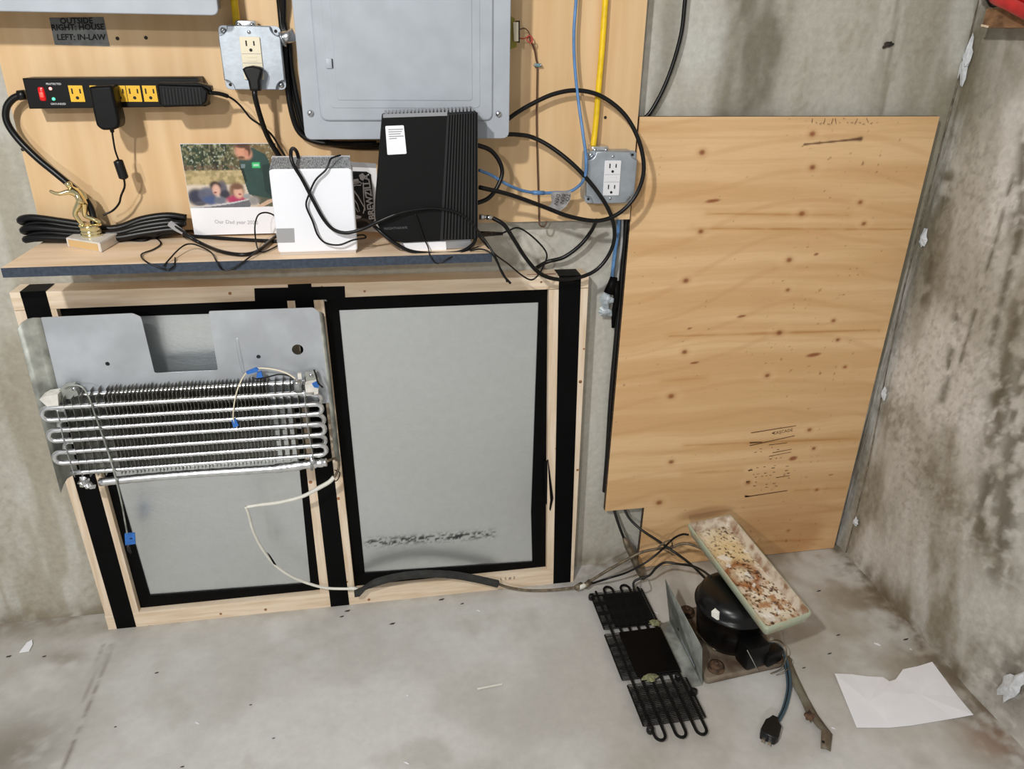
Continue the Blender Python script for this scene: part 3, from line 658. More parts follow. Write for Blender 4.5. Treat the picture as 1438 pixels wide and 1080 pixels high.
b1, c1, yf1 = outlet_box(354, 82, 'steel outlet box with ivory outlet and a black plug in it', 'ivory', .101)
b2, c2, yf2 = outlet_box(859, 250, 'steel outlet box with white outlet left of the plywood sheet', 'white_device', .100)
# conduit nipple between the first box and the breaker panel
o = obj('conduit_nipple', [tube([P(392, 56, -.075), P(414, 48, -.075)], .0105, 14), tube([P(395, 55, -.075), P(398, 54, -.075)], .0135, 14)], 'zinc', b1, True)
# plug with cord, first box
pg = thing('power_plug', 'black angled plug with thick cord in the ivory outlet', 'plug', c1 + Vector((0, -.03, -.03)))
q = Vector((c1.x + .002, yf1 - .0035, c1.z - .022))
V = [(-.0165, .006), (-.012, .0095), (0, .0115), (.012, .0095), (.0165, .006), (.0125, -.006), (.0095, -.013), (.0085, -.028), (-.0085, -.028), (-.0095, -.013), (-.0125, -.006)]
obj('plug_body', plate([(q.x + a, q.z + b) for a, b in V], [], .024, .004, wallM(0, q.y, 0)), 'black_rubber', pg, True)
cable('cord', [q + Vector((0, -.012, -.022)), P(358, 135, -.115), P(366, 165, -.10), P(376, 192, -.085), P(390, 216, -.075), P(404, 236, -.075), P(412, 268, -.08)], .0047, 'black_cord', pg)

# ------------------------------------------------------------------ power strip and what is plugged into it
YT = -0.088
ps = thing('power_strip', 'black power strip with yellow outlets and lit red switch on the board', 'power strip', P(160, 150, YB))
body = [(31, 110), (278, 109), (289, 149.5), (41, 153)]
obj('housing', plateP(body, YT, -YT + YB - .0005 if False else .0475, .0015), 'black_plastic', ps)
o = obj('end_cap', [prismP(((264, 110.5), (278, 109.5), (279, 116), (267, 117)), YT - .002, .004)], 'black_plastic', ps)
for cx in (108, 138, 168, 188.5, 211):
    c = P(cx, 131.5, YT); f = obj('outlet_face', [box((c.x - .0110, c.y - .0014, c.z - .0128), (c.x + .0110, c.y - .0001, c.z + .0128))], 'yellow_outlet', ps)
    slots(Vector((c.x, c.y - .0014, c.z)), f, 1.0)
c = P(59, 132, YT); sw = obj('rocker_switch', rbox('rk', (.010, .006, .022), .003, Matrix.Translation(c)), 'red_rocker', ps)
obj('switch_glow', rbox('rk', (.0055, .002, .008), .0009, Matrix.Translation(c + Vector((.0005, -.0042, -.001)))), 'red_led', sw)
for px, py, m in ((71, 124.5, 'pink_led'), (75.5, 139, 'green_led')):
    obj('indicator_light', [lathe([(.0026, 0), (.0026, .001), (.0012, .002)], P(px, py, YT - .0001), 10, (0, -1, 0))], m, ps, True)
obj('lettering', text('PROTECTED', .0042, frameP(75.5, 118, 100, 118, YT, .0004)), 'print_white', ps)
obj('lettering', text('GROUNDED', .0042, frameP(82, 146, 110, 146, YT, .0004)), 'print_white', ps)
obj('cord_collar', [tube([P(36, 133, -.065), P(26, 134, -.065)], .008, 12)], 'black_rubber', ps, True)
cable('cord', [P(30, 133.5, -.065), P(18, 139, -.066), P(9, 152, -.068), P(10, 172, -.07), P(26, 196, -.072), P(52, 222, -.078), P(80, 245, -.085), P(105, 266, -.088), P(122, 283, -.085), P(130, 300, -.085), P(132, 318, -.09)], .0058, 'black_cord', ps)

wt = thing('power_adapter', 'blocky black plug-in adapter hanging from the power strip by the first yellow outlet', 'adapter', P(150, 183, YT))
me = plateP([(124, 122), (157, 120), (161, 140), (168, 170), (167, 179), (159, 183), (143, 183), (135, 177), (130, 155)], YT - .040, .0385, .004, r=.004); obj('adapter_body', me, 'black_plastic', wt, True)
cable('lead', [P(157, 181, -.11), P(159, 196, -.105), P(162, 212, -.10), P(167, 226, -.095)], [.0035] * 3 + [.0016] * 22, 'black_cord', wt, 8)
obj('ferrite_bead', [tube(catmull([P(165, 224, -.095), P(166.5, 228, -.095), P(173, 247, -.095), P(174.5, 252, -.095)], 4), [.003, .004, .006, .0078, .0082, .0082, .0082, .0082, .0082, .0082, .007, .005, .003], 12)], 'black_rubber', wt, True)
cable('lead', [P(174, 250, -.095), P(175, 262, -.092), P(170, 275, -.088), P(167, 286, -.082), P(158, 296, -.078), P(145, 302, -.08)], .0018, 'black_cord', wt)
la = thing('power_adapter', 'long slim black adapter with ribbed side plugged into the right end of the power strip', 'adapter', P(250, 150, YT))
obj('adapter_body', plateP([(220, 119), (284, 121), (292, 128), (290, 143), (284, 149), (230, 151), (224, 148)], YT - .034, .0335, .003, r=.002), 'black_plastic', la)
for k in range(12):
    x = 228 + 4.6 * k; obj('grip_rib', [prismP(((x, 124), (x + 2, 124), (x + 5, 147), (x + 3, 147)), YT - .0352, .0012)], 'black_rubber', la)
obj('adapter_shell', plateP([(222, 116), (276, 116), (295, 122), (296, 128), (284, 121), (220, 119)], YT - .030, .028, .001), 'black_plastic', la)
cable('lead', [P(293, 130, -.11), P(310, 132, -.10), P(325, 138, -.09), P(338, 149, -.085), P(352, 166, -.082), P(368, 177, -.08), P(382, 190, -.078), P(392, 206, -.076), P(402, 222, -.076)], [.0035] * 14 + [.0018] * 51, 'black_cord', la)

# ------------------------------------------------------------------ house wiring
tag(cable('yellow_cable', [P(326, -60, YB - .016), P(329, 0, YB - .016), P(331, 20, YB - .018), P(333, 42, YB - .02)], .0062, 'yellow_cable'), 'flat yellow cable running down into the box with the ivory outlet', 'cable')
tag(cable('yellow_cable', [P(853, -60, YB - .012), P(850, 0, YB - .012), P(846, 60, YB - .014), P(841, 120, YB - .016), P(836, 180, YB - .018), P(832, 212, YB - .022)], .0058, 'yellow_cable'), 'yellow cable running down into the box with the white outlet', 'cable')
bl = thing('network_cable', 'blue network cable hanging down the board and curving into the black modem', 'cable', P(760, 270, YB))
cable('cord', [P(812, -60, YB - .02), P(809, 0, YB - .022), P(806, 45, YB - .025), P(807, 90, YB - .028), P(812, 140, YB - .035), P(819, 190, YB - .055), P(823, 222, YB - .066), P(822, 245, YB - .066), P(815, 259, YB - .055), P(800, 269, YB - .045), P(780, 270.5, YB - .045), P(757, 271, YB - .05), P(735, 268, YB - .06), P(712, 259, YB - .08), P(690, 246, YB - .10), P(673, 239, YB - .12)], .0030, 'blue_cable', bl)
obj('plug_boot', [tube([P(748, 270.5, YB - .052), P(764, 271, YB - .048)], .0042, 10)], 'blue_cable', bl, True)
tg = thing('cable_tag', 'crumpled grey tape tag with handwriting folded around the blue cable', 'tag', P(785, 295, YB))
obj('tag_sheet', [prism([P(773, 270, YB - .048), P(802, 268, YB - .05), P(801, 280, YB - .054), P(795, 290, YB - .056), P(785, 297, YB - .054), P(770, 291, YB - .05), P(775, 284, YB - .05)], (0, .0006, 0)), prism([P(773, 270, YB - .040), P(802, 268, YB - .040), P(800, 281, YB - .034), P(788, 294, YB - .032), P(776, 286, YB - .034)], (0, .0006, 0))], 'tag_tape', tg)
for s, cx, cy, ux, uy in (('TO', 797, 277, 794, 290), ('BEN', 790, 279, 786, 294), ('DEN', 782, 280, 778, 294)):
    obj('handwriting', text(s, .0105, frameP(cx, cy, ux, uy, YB - .0565, .0004)), 'ink', tg)

tr = thing('doorbell_transformer', 'small transformer with white face and yellow sides behind the breaker panel edge', 'transformer', P(722, 65, YB - .05))
obj('winding', [prismP(((716, 22), (723, 26), (726, 66), (717, 69)), YB - .045, .03)], 'yellow_tape', tr)
obj('face_block', [prismP(((721, 31), (728, 31), (728, 58), (722, 58)), YB - .05, .03)], 'ivory', tr)
obj('edge_core', [prismP(((728, 29), (730, 29), (730, 60), (728, 60)), YB - .048, .03)], 'debris_dark', tr)
cable('red_wire', [P(730, 54, YB - .03), P(737, 54, YB - .03), P(744, 50, YB - .028), P(748, 55, YB - .026), P(745, 60, YB - .026), P(740, 56, YB - .026), P(744, 52, YB - .024), P(748, 62, YB - .02)], .0011, 'wire_red', tr)
cable('white_wire', [P(730, 41, YB - .03), P(737, 40, YB - .03), P(743, 46, YB - .028), P(744, 56, YB - .026), P(748, 64, YB - .02)], .0010, 'wire_brown', tr)
bw = thing('bell_wire', 'thin brown bell wire stapled to the board running straight down', 'wire', P(755, 316, YB))
cable('wire', [P(748, 62, YB - .018), P(751, 72, YB - .01), P(753, 84, YB - .006), P(754.5, 92, YB - .005), P(754, 130, YB - .005), P(753.5, 170, YB - .005), P(754.5, 220, YB - .005), P(756, 270, YB - .005), P(757, 308, YB - .006), P(758, 316, YB - .01), P(764, 318, YB - .008), P(768, 311, YB - .006)], .0017, 'wire_brown', bw)
q = P(755, 91.5, YB - .006); obj('staple', rbox('st', (.014, .006, .006), .0015, Matrix.Translation(q)), pbr('staple_blue', (120, 150, 160), .4, .3), bw)
for s in (-1, 1): screw('staple_nail', q + Vector((s * .0055, -.003, 0)), .002, (0, -1, 0), bw, 'zinc', .002)

CX = .0041
tag(cable('coaxial_cable', [P(708, 172, YB - .03), P(722, 161, YB - .03), P(745, 147, YB - .028), P(778, 132, YB - .028), P(812, 127, YB - .03), P(846, 136, YB - .035), P(878, 162, YB - .045), P(898, 200, YB - .055), P(904, 240, YB - .06), P(893, 274, YB - .06), P(870, 299, YB - .06), P(840, 310, YB - .06), P(800, 304, YB - .065), P(760, 289, YB - .075), P(715, 273, YB - .09), P(673, 263, YB - .11)], CX, 'black_cord'), 'black coaxial cable making the widest circle around the white outlet box', 'cable')
b_ = thing('coaxial_cable', 'black coaxial cable drooping over the frame to a silver modem connector', 'cable', P(780, 392, -.07))
cable('cord', [P(705, 189, YB - .04), P(725, 189, YB - .035), P(748, 193, YB - .035), P(776, 208, YB - .045), P(808, 234, YB - .06), P(838, 268, YB - .066), P(858, 302, YB - .06), P(863, 332, YB - .05), P(855, 358, YB - .045), P(836, 380, YB - .045), P(808, 391, YB - .05), P(780, 392, YB - .06), P(757, 383, YB - .08), P(738, 362, YB - .10), P(722, 337, YB - .12), P(708, 316, YB - .125), P(692, 306, YB - .12)], CX, 'black_cord', b_)
obj('connector', [tube([P(673, 305, YB - .12), P(680, 305, YB - .12)], .005, 10), tube([P(680, 305, YB - .12), P(683, 305, YB - .12)], .0032, 8), tube([P(683, 305, YB - .12), P(691, 306, YB - .12)], .0045, 10)], 'zinc', b_, True)
tag(cable('coaxial_cable', [P(660, 203, YB - .10), P(674, 205, YB - .10), P(690, 212, YB - .095), P(702, 228, YB - .09), P(705, 245, YB - .09), P(697, 265, YB - .095), P(685, 279, YB - .10), P(668, 286, YB - .105)], CX, 'black_cord'), 'short black cable loop bulging from the right side of the black modem', 'cable')
tag(cable('coaxial_cable', [P(838, 309, YB - .03), P(830, 325, -.04), P(815, 344, -.035), P(792, 361, -.03), P(768, 368, -.025), P(750, 378, -.012)], CX, 'black_cord'), 'black cable dipping along the bare concrete down behind the frame top', 'cable')
tag(cable('wall_cable', [P(968, -50, -.02), P(962, 0, -.02), P(957, 45, -.02), P(945, 90, -.018), P(930, 128, -.016), P(913, 158, -.014), P(900, 172, -.012), P(893, 200, -.012)], .0042, 'black_cord'), 'black cable on bare concrete vanishing behind the plywood sheet top', 'cable')
pv = thing('service_cables', 'twisted black cables squeezed between the first outlet box and breaker panel', 'cable', P(420, 170, YB))
for k, (a, b, c, d) in enumerate(((388, 396, 404, 432), (391, 400, 408, 436), (394, 398, 400, 424))):
    cable('cable_strand', [P(a, -30, YB - .008 - .006 * k), P(a + 4, 0, YB - .008 - .006 * k), P(b, 40, YB - .010), P(c - 4 + 2 * k, 60, YB - .012 - .004 * k), P(c + 2, 100, YB - .010 - .004 * k), P(d - 16, 150, YB - .008 - .005 * k), P(d - 4, 185, YB - .008 - .004 * k), P(d + 20, 199, YB - .010 - .004 * k), P(d + 60, 206 - 2 * k, YB - .012 - .004 * k), P(d + 105, 207 - 3 * k, YB - .012 - .004 * k)], .005, 'black_cord', pv)

# cables in the gap between frame and plywood
bc = thing('network_cable', 'blue cable hanging beside the plywood sheet edge with black tape at its end', 'cable', P(860, 390, -.02))
cable('cord', [P(869, 300, -.016), P(868, 325, -.018), P(864, 350, -.02), P(861, 375, -.022), P(859, 392, -.024)], .0042, 'blue_cable', bc)
cable('grey_wire', [P(874, 305, -.016), P(873, 340, -.018), P(869, 375, -.02), P(867, 398, -.022)], .0028, 'label_grey', bc)
obj('black_tape_wrap', [tube([P(862, 389, -.024), P(859, 400, -.026), P(854, 412, -.028)], [.008, .010, .011], 10), tube([P(864, 395, -.024), P(866, 420, -.022), P(862, 440, -.02), P(861, 460, -.018)], [.009, .007, .006, .004], 8)], 'black_tape', bc, True)
hb = thing('plastic_wrap', 'wrinkled clear plastic scrap taped between the frame and plywood sheet', 'plastic wrap', P(850, 440, -.02))
obj('film', [splat(P(851, 420, -.022), Vector((.015, 0, .008)), Vector((-.006, 0, .018)), (0, -1, 0), 1.0, 61, .012)], 'clear_plastic', hb)
obj('film_tail', [splat(P(850, 438, -.020), Vector((.016, 0, -.006)), Vector((.004, 0, .010)), (0, -1, 0), 1.0, 63, .010)], 'clear_plastic', hb)
tag(cable('black_hose', [P(881, 300, -.013), P(878, 330, -.014), P(872, 400, -.014), P(866, 470, -.014), P(858, 560, -.014), P(853, 640, -.014), P(849, 690, -.012)], .0062, 'black_rubber'), 'black hose running down behind the left edge of the plywood sheet', 'hose')

# ------------------------------------------------------------------ things on the shelf
# coil of thick black extension cord
pts = []
for i in range(5):
    j = (i * 2) % 5; Yb = -.060 - .009 * (i % 3)
    for x, y, dy in ((262 - 5 * i, 306 + 4 * j, 0), (235, 303 + 5 * j, -.004), (200, 308 + 5 * j, -.008), (158, 321 + 3.4 * j, -.012), (100, 313 + 5.5 * j, -.01), (48 + 5 * i, 306 + 7.0 * j, -.006), (29 + 4 * i, 309 + 7.0 * j, 0), (40 + 4 * i, 313 + 6.6 * j, .008), (100, 317 + 5.4 * j, .008), (160, 324 + 3.2 * j, .004), (205, 313 + 5 * j, .008), (240, 308 + 4.4 * j, .01)):
        pts.append(P(x, y, Yb + dy))
for p in pts: p.z = max(p.z, ZS + .007)
tag(cable('cord_coil', pts, .0066, 'black_cord', None, 6, 8), 'bundled coil of thick black cord lying behind the trophy', 'cord')

# trophy
a, b, c = F(95, 347, ZS), F(143, 355, ZS), F(168, 340, ZS); d = a + c - b
a.z = b.z = c.z = d.z = ZS + .0002
ty = thing('trophy', 'small gold trophy figure bending forward on a white marble base', 'trophy', (a + c) / 2)
bh = .0165
bm = bmesh.new(); vs_ = [bm.verts.new(p) for p in (a, b, c, d)] + [bm.verts.new(p + Vector((0, 0, bh))) for p in (a, b, c, d)]
for q in ((3, 2, 1, 0), (4, 5, 6, 7), (0, 1, 5, 4), (1, 2, 6, 5), (2, 3, 7, 6), (3, 0, 4, 7)): bm.faces.new([vs_[k] for k in q])
bmesh.ops.bevel(bm, geom=list(bm.edges), offset=.0012, segments=2, affect='EDGES')
obj('marble_base', bm_mesh('marble_base', bm), 'marble', ty)
n_ = (b - a).cross(Vector((0, 0, 1))).normalized(); e = (b - a)
obj('plaque', [prism([a + e * .07 + n_ * .0008 + Vector((0, 0, .002)), a + e * .93 + n_ * .0008 + Vector((0, 0, .002)), a + e * .93 + n_ * .0008 + Vector((0, 0, bh - .002)), a + e * .07 + n_ * .0008 + Vector((0, 0, bh - .002))], -n_ * .001)], 'plaque', ty)
cc = (a + c) / 2 + Vector((0, 0, bh))
cr = .0175
obj('collar', [lathe([(cr * .95, 0), (cr, .001), (cr, .004), (cr * .93, .005), (cr, .006), (cr, .0095), (cr * .93, .0105), (cr, .0115), (cr * 1.05, .016), (cr * 1.08, .019), (cr * .9, .0205)], cc, 28)], 'gold', ty, True)
YTr = cc.y; ztop = cc.z + .0205
def skinned(name, verts, edges, radii, mat, parent, root=0, sub=2):
    me = bpy.data.meshes.new(name); me.from_pydata([tuple(v) for v in verts], edges, []); o = bpy.data.objects.new(name, me); COL.objects.link(o)
    m = o.modifiers.new('skin', 'SKIN'); m.use_smooth_shade = True
    for i, r in enumerate(radii): me.skin_vertices[0].data[i].radius = (r, r)
    for i in range(len(verts)): me.skin_vertices[0].data[i].use_root = (i == root)
    s = o.modifiers.new('sub', 'SUBSURF'); s.levels = sub; s.render_levels = sub
    dg = bpy.context.evaluated_depsgraph_get(); m2 = bpy.data.meshes.new_from_object(o.evaluated_get(dg)); bpy.data.objects.remove(o); bpy.data.meshes.remove(me)
    return obj(name, m2, mat, parent, True)
def T(x, y, dy=0): return P(x, y, YTr + dy)
sk = [T(116, 277), T(110, 272), T(103, 267), T(98.5, 263.5), T(95.8, 258.5), T(94.5, 255),           # 0-5 hip, waist, chest, neck, head, crown
      T(96, 269, -.007), T(84, 272.5, -.010), T(76, 271, -.010), T(69, 267.5, -.009),                   # 6-9 forward arm
      T(104, 266, .008), T(113, 268, .011), T(119, 275, .010), T(121, 281, .009),                        # 10-13 back arm
      T(112, 284, -.004), T(104, 300, -.006), T(112, 311, -.005), T(120, 318, -.004), T(112, 322.5, -.006), # 14-18 front leg
      T(118, 285, .005), T(119, 303, .006), T(131, 308, .006), T(140, 312, .005), T(142, 322, .004)]      # 19-23 rear leg
for k in (18, 23): sk[k].z = max(sk[k].z, ztop + .002)
ed = [(0, 1), (1, 2), (2, 3), (3, 4), (4, 5), (2, 6), (6, 7), (7, 8), (8, 9), (2, 10), (10, 11), (11, 12), (12, 13), (0, 14), (14, 15), (15, 16), (16, 17), (17, 18), (0, 19), (19, 20), (20, 21), (21, 22), (22, 23)]
rd = [.0085, .0075, .0085, .0045, .0070, .0050, .0050, .0036, .0030, .0026, .0048, .0038, .0034, .0028, .0068, .0048, .0040, .0034, .0024, .0066, .0048, .0040, .0036, .0024]
skinned('figure', sk, ed, rd, 'gold', ty)

# photo calendar
YQ = -.064
ca = thing('photo_calendar', 'photo calendar with a forest family picture leaning on the backer board', 'calendar', P(325, 332, YQ))
k0, k1, k2 = P(258, 202, YQ), P(268, 331, YQ), P(392, 333, YQ); kx0 = (k0.x + k1.x) / 2; kx1 = k2.x + .012; kz1 = k0.z; kz0 = ZS + .004
obj('card', [box((kx0, YQ, kz0), (kx1, YQ + .004, kz1))], 'paper', ca)
def cal_tint(co, u, v):
    x, z = co[:, 0], co[:, 2]; S = .00128
    def q(zx, zy): p = P(250 + zx / 7.2, 190 + zy / 7.2, YQ); return p.x, p.z
    n = fbm(x * 160, z * 160, 4, 501); m = fbm(x * 420, z * 300, 3, 511); st = fbm(x * 500, z * 30, 3, 521)
    c = mixc(L3((52, 66, 46)), L3((140, 134, 100)), sstep(.38, .70, n * .55 + m * .45)); c = mixc(c, L3((40, 36, 28)), .75 * sstep(.54, .64, st))
    c = mixc(c, L3((164, 128, 86)), .4 * sstep(q(420, 0)[0], q(700, 0)[0], x)); c = mixc(c, L3((190, 204, 190)), .6 * sstep(.66, .74, m))
    zg = q(300, 355)[1]; g = 1 - sstep(zg - .0015, zg + .0015, z); gc = mixc(L3((196, 176, 132)), L3((158, 144, 100)), sstep(.35, .7, n)); c = c * (1 - g[:, None]) + gc * g[:, None]
    c = mixc(c, L3((108, 84, 66)), .7 * np.exp(-((z - q(0, 330)[1]) / .004) ** 2) * sstep(.3, .6, n))
    zg2 = q(300, 500)[1]; c = mixc(c, L3((216, 202, 184)), 1 - sstep(zg2 - .003, zg2 + .003, z))
    def ell(cx, cy, rx, ry, col, e=6, sl=0.0):
        nonlocal c
        ex, ez = q(cx, cy); rx = rx / 7.2 * S; ry = ry / 7.2 * S; dx = x - ex; d = np.hypot(dx / rx, (z - ez - sl * dx) / ry)
        sh = 0.88 + .25 * n[:, None]
        c = c * (1 - np.exp(-d ** e)[:, None]) + L3(col)[None] * sh * np.exp(-d ** e)[:, None]
    def poly(pp, col):
        nonlocal c
        pp = [q(*k) for k in pp]; ins = np.zeros(len(x), bool); N = len(pp)
        for i in range(N):
            (xa, za), (xb, zb) = pp[i], pp[(i + 1) % N]
            cond = ((za > z) != (zb > z)) & (x < (xb - xa) * (z - za) / (zb - za + 1e-12) + xa); ins ^= cond
        c = np.where(ins[:, None], L3(col)[None] * (0.85 + .3 * n[:, None]), c)
    poly(((740, 600), (960, 560), (960, 720), (840, 720), (800, 660)), (96, 96, 80))
    poly(((740, 120), (800, 150), (880, 190), (920, 260), (950, 640), (840, 620), (720, 600), (690, 520), (660, 420), (625, 320), (620, 240), (700, 250)), (54, 78, 72))
    poly(((850, 300), (930, 280), (950, 640), (880, 560)), (42, 60, 58)); poly(((620, 300), (650, 300), (700, 460), (680, 480)), (40, 52, 48))
    ell(700, 185, 50, 60, (206, 148, 124)); ell(640, 160, 66, 80, (212, 152, 124)); ell(650, 102, 78, 30, (84, 58, 44)); ell(705, 150, 30, 60, (92, 64, 48)); ell(690, 180, 22, 34, (206, 140, 116)); ell(640, 225, 34, 16, (112, 78, 60))
    poly(((748, 275), (828, 272), (830, 330), (750, 332)), (58, 186, 112)); poly(((632, 290), (676, 288), (678, 330), (636, 332)), (120, 136, 136)); poly(((758, 292), (818, 288), (818, 312), (760, 316)), (170, 220, 190))
    ell(190, 625, 95, 90, (58, 60, 78), 8); ell(300, 600, 95, 80, (98, 100, 118), 8); ell(450, 545, 52, 92, (100, 96, 106), 8); ell(480, 600, 60, 50, (60, 60, 72)); ell(375, 510, 58, 52, (52, 42, 40)); ell(388, 552, 42, 58, (222, 178, 160)); ell(378, 578, 16, 10, (150, 80, 76)); ell(330, 660, 80, 48, (74, 92, 134)); ell(430, 660, 66, 42, (110, 116, 130)); ell(230, 690, 60, 24, (84, 84, 96))
    ell(595, 560, 78, 88, (126, 92, 72), 8); ell(590, 650, 100, 48, (176, 60, 98), 8); ell(612, 580, 50, 60, (228, 180, 156)); ell(600, 520, 60, 30, (122, 88, 68)); ell(626, 596, 16, 10, (160, 84, 80)); ell(700, 615, 40, 26, (150, 154, 158)); ell(765, 660, 62, 50, (150, 146, 144))
    poly(((115, 735), (330, 712), (560, 680), (716, 648), (740, 700), (720, 740), (115, 742)), (112, 112, 118)); poly(((115, 728), (330, 706), (560, 674), (716, 642), (720, 654), (560, 690), (330, 722), (115, 740)), (196, 196, 200)); poly(((770, 735), (910, 650), (960, 640), (960, 670), (840, 735)), (206, 176, 150))
    return np.clip(c, 0, 1)
px_, pz_ = kx0 + .0005, P(262, 292.3, YQ).z
grid_surface('picture', 150, 110, lambda u, v: np.stack([px_ + (kx1 - px_) * u, 0 * u + YQ - .0004, pz_ + (kz1 - .0006 - pz_) * v], 1), cal_tint, 'photo_print', ca)
obj('caption', text('Our Dad year 2020', .0098, frameP(332, 312, 360, 312.6, YQ, .0006)), pbr('caption_grey', (176, 176, 180), .7), ca)

# white router
rt = thing('router', 'white upright router with grey mesh top standing beside the calendar', 'router', F(443, 358, ZS))
ra, rb = F(389, 358, ZS), F(496, 358, ZS); rx0, rx1 = P(379, 240, -.205).x - .001, P(492, 240, -.205).x + .003; ry = -.212; rz1 = P(436, 237, ry).z
obj('shell', plate(rpoly(rect(rx0, rx1, ZS + .004, rz1), .006), [], .046, .003, wallM(0, ry + .046, 0)), 'white_plastic', rt)
obj('foot', [box((rx0 + .003, ry + .002, ZS + .0002), (rx1 - .003, ry + .044, ZS + .0045))], pbr('foot_beige', (196, 188, 180), .5), rt)
y1_, z1_, y2_, z2_ = ry + .001, rz1 - .001, ry + .030, rz1 + .0145
obj('mesh_top', [prism([(rx0 + .001, y1_, z1_), (rx1 - .001, y1_, z1_), (rx1 - .004, y2_, z2_), (rx0 + .004, y2_, z2_)], (0, .004, -.008))], 'vent_grey', rt)
obj('back_shell', [prism([(rx0 + .001, ry + .03, ZS + .006), (rx1 - .001, ry + .03, ZS + .006), (rx1 - .003, ry + .03, z2_), (rx0 + .003, ry + .03, z2_)], (0, .014, 0))], 'white_plastic', rt)
su = Vector((0, y2_ - y1_, z2_ - z1_)); sn = Vector((1, 0, 0)).cross(su).normalized()
for k in range(34):
    xx = rx0 + .006 + k * (rx1 - rx0 - .012) / 33
    for j in range(3):
        s_ = 1 if j % 2 else -1; o_ = Vector((xx, y1_, z1_)) + su * (.1 + .29 * j) + sn * .0001
        obj('mesh_bar', [prism([o_ + Vector((-.0005 - .0011 * s_, 0, 0)), o_ + Vector((.0005 - .0011 * s_, 0, 0)), o_ + su * .25 + Vector((.0005 + .0011 * s_, 0, 0)), o_ + su * .25 + Vector((-.0005 + .0011 * s_, 0, 0))], sn * .0008)], 'silver_plastic', rt)
obj('label_patch', [prismP(((388, 321), (413, 320.5), (414, 340.5), (389, 341)), ry - .0004, .0008)], 'label_grey', rt)

# printed card behind the router
bz = thing('logo_card', 'black and white printed card with upright lettering between router and modem', 'card', P(510, 325, -.10))
YZ = -.105
obj('card', [prismP(((484, 227), (528, 230), (535, 326), (486, 324)), YZ, .003)], 'print_white', bz)
obj('grey_band', [prismP(((484, 227), (528, 230), (528.5, 236), (484.5, 234)), YZ - .0003, .0004)], 'print_grey', bz)
obj('black_field', plateP([(484, 240), (515, 241), (521, 245), (526, 308), (520, 320), (486, 321)], YZ - .0005, .0004), 'print_black', bz)
obj('lettering', text('BREWZILLA', .0165, frameP(518.5, 277, 514.5, 250, YZ - .0005, .0004), spacing=.95, bold=.0005), 'print_white', bz)
for i, pp in enumerate((((491, 265), (497, 268), (503, 276), (508, 285), (512, 292), (510, 300)), ((491, 272), (497, 279), (502, 287), (505, 297)), ((492, 256), (498, 254), (505, 255), (508, 258)), ((494, 262), (500, 260), (507, 260)), ((510, 256), (510.5, 268), (511, 280), (513, 296)), ((493, 282), (498, 290), (503, 298)))):
    obj('print_stroke', [ribbon([P(x, y, YZ - .0005) for x, y in pp], .0008, (0, -1, 0), .0003)], 'print_white', bz)
for pp in (((490, 253), (503, 251), (505, 257), (492, 260)), ((504, 246), (509, 243), (513, 247), (510, 254), (506, 252)), ((494, 300), (508, 304), (504, 309), (493, 307))): obj('print_shape', [prismP(pp, YZ - .0008, .0003)], 'print_white', bz)
for k in range(5): obj('print_tooth', [prismP(((493 + 2.4 * k, 258 - .3 * k), (494.4 + 2.4 * k, 258 - .3 * k), (493.7 + 2.4 * k, 255 - .3 * k)), YZ - .0011, .0002)], 'print_black', bz)

# black modem
pbr('rib_black', (7, 7, 7), .7, spec=.1)
md = thing('modem', 'tall black ribbed modem with white sticker standing at the shelf end', 'modem', F(606, 350, ZS))
ym = -.210; out = [(537, 163.5), (671, 157.5), (671, 336), (566, 341), (549, 339), (536, 328), (527, 308), (527, 290)]
pts = px2(out, ym); rm = [.003, .003, .004, .004, .004, .006, .005, .006]
obj('shell', plate(rpoly(pts, rm), [], .052, .002, wallM(0, ym + .052, 0)), pbr('modem_black', (13, 13, 14), .6, var=.1, scale=200, bump=.15, bscale=900, spec=.2), md)
obj('side_field', [prismP(((628, 160), (671, 158), (671, 335), (618, 338)), ym - .0006, .002)], 'print_black', md)
for k in range(11):
    x = 631 + 3.7 * k; xb_ = 622 + 4.6 * k
    obj('rib', [prismP(((x, 161.5 - .3 * k), (x + 1.5, 161.5 - .3 * k), (xb_ + 1.7, 336), (xb_, 336)), ym - .0014, .0010)], 'rib_black', md)
zt_ = P(600, 160.5, ym).z + .0008
obj('silver_top_edge', [prismP(((538, 160.5), (628, 157.5), (628, 162.5), (538, 165.5)), ym - .0008, .004)], 'silver_plastic', md)
ztl, ztr = P(537, 163.5, ym).z, P(671, 157.5, ym).z; xtl, xtr = pts[0][0], pts[1][0]
for k in range(24):
    f_ = (k + .5) / 24; xx = xtl + .004 + (xtr - xtl - .008) * f_; zz_ = ztl + (ztr - ztl) * f_ + .0002
    obj('vent_fin', [prism([(xx - .0019, ym + .014, zz_), (xx + .0019, ym + .014, zz_), (xx + .0012, ym + .040, zz_), (xx - .0026, ym + .040, zz_)], (0, 0, .006))], 'silver_plastic', md)
fx0, fx1 = F(562, 352, ZS).x, F(664, 352, ZS).x
obj('silver_foot', plate(rpoly(rect(fx0, fx1, ZS + .0003, P(610, 336, ym).z + .004), .003), [], .04, .002, wallM(0, ym + .046, 0)), 'silver_plastic', md)
obj('white_foot_plate', [prismP(((566, 341.5), (626, 339), (627, 351), (572, 352.5)), ym + .0045, .0015)], 'white_plastic', md)
st = obj('sticker', plateP([(541, 177), (567, 176), (571, 216), (544, 217.5)], ym - .0006, .0005, 0, r=.002), 'paper', md)
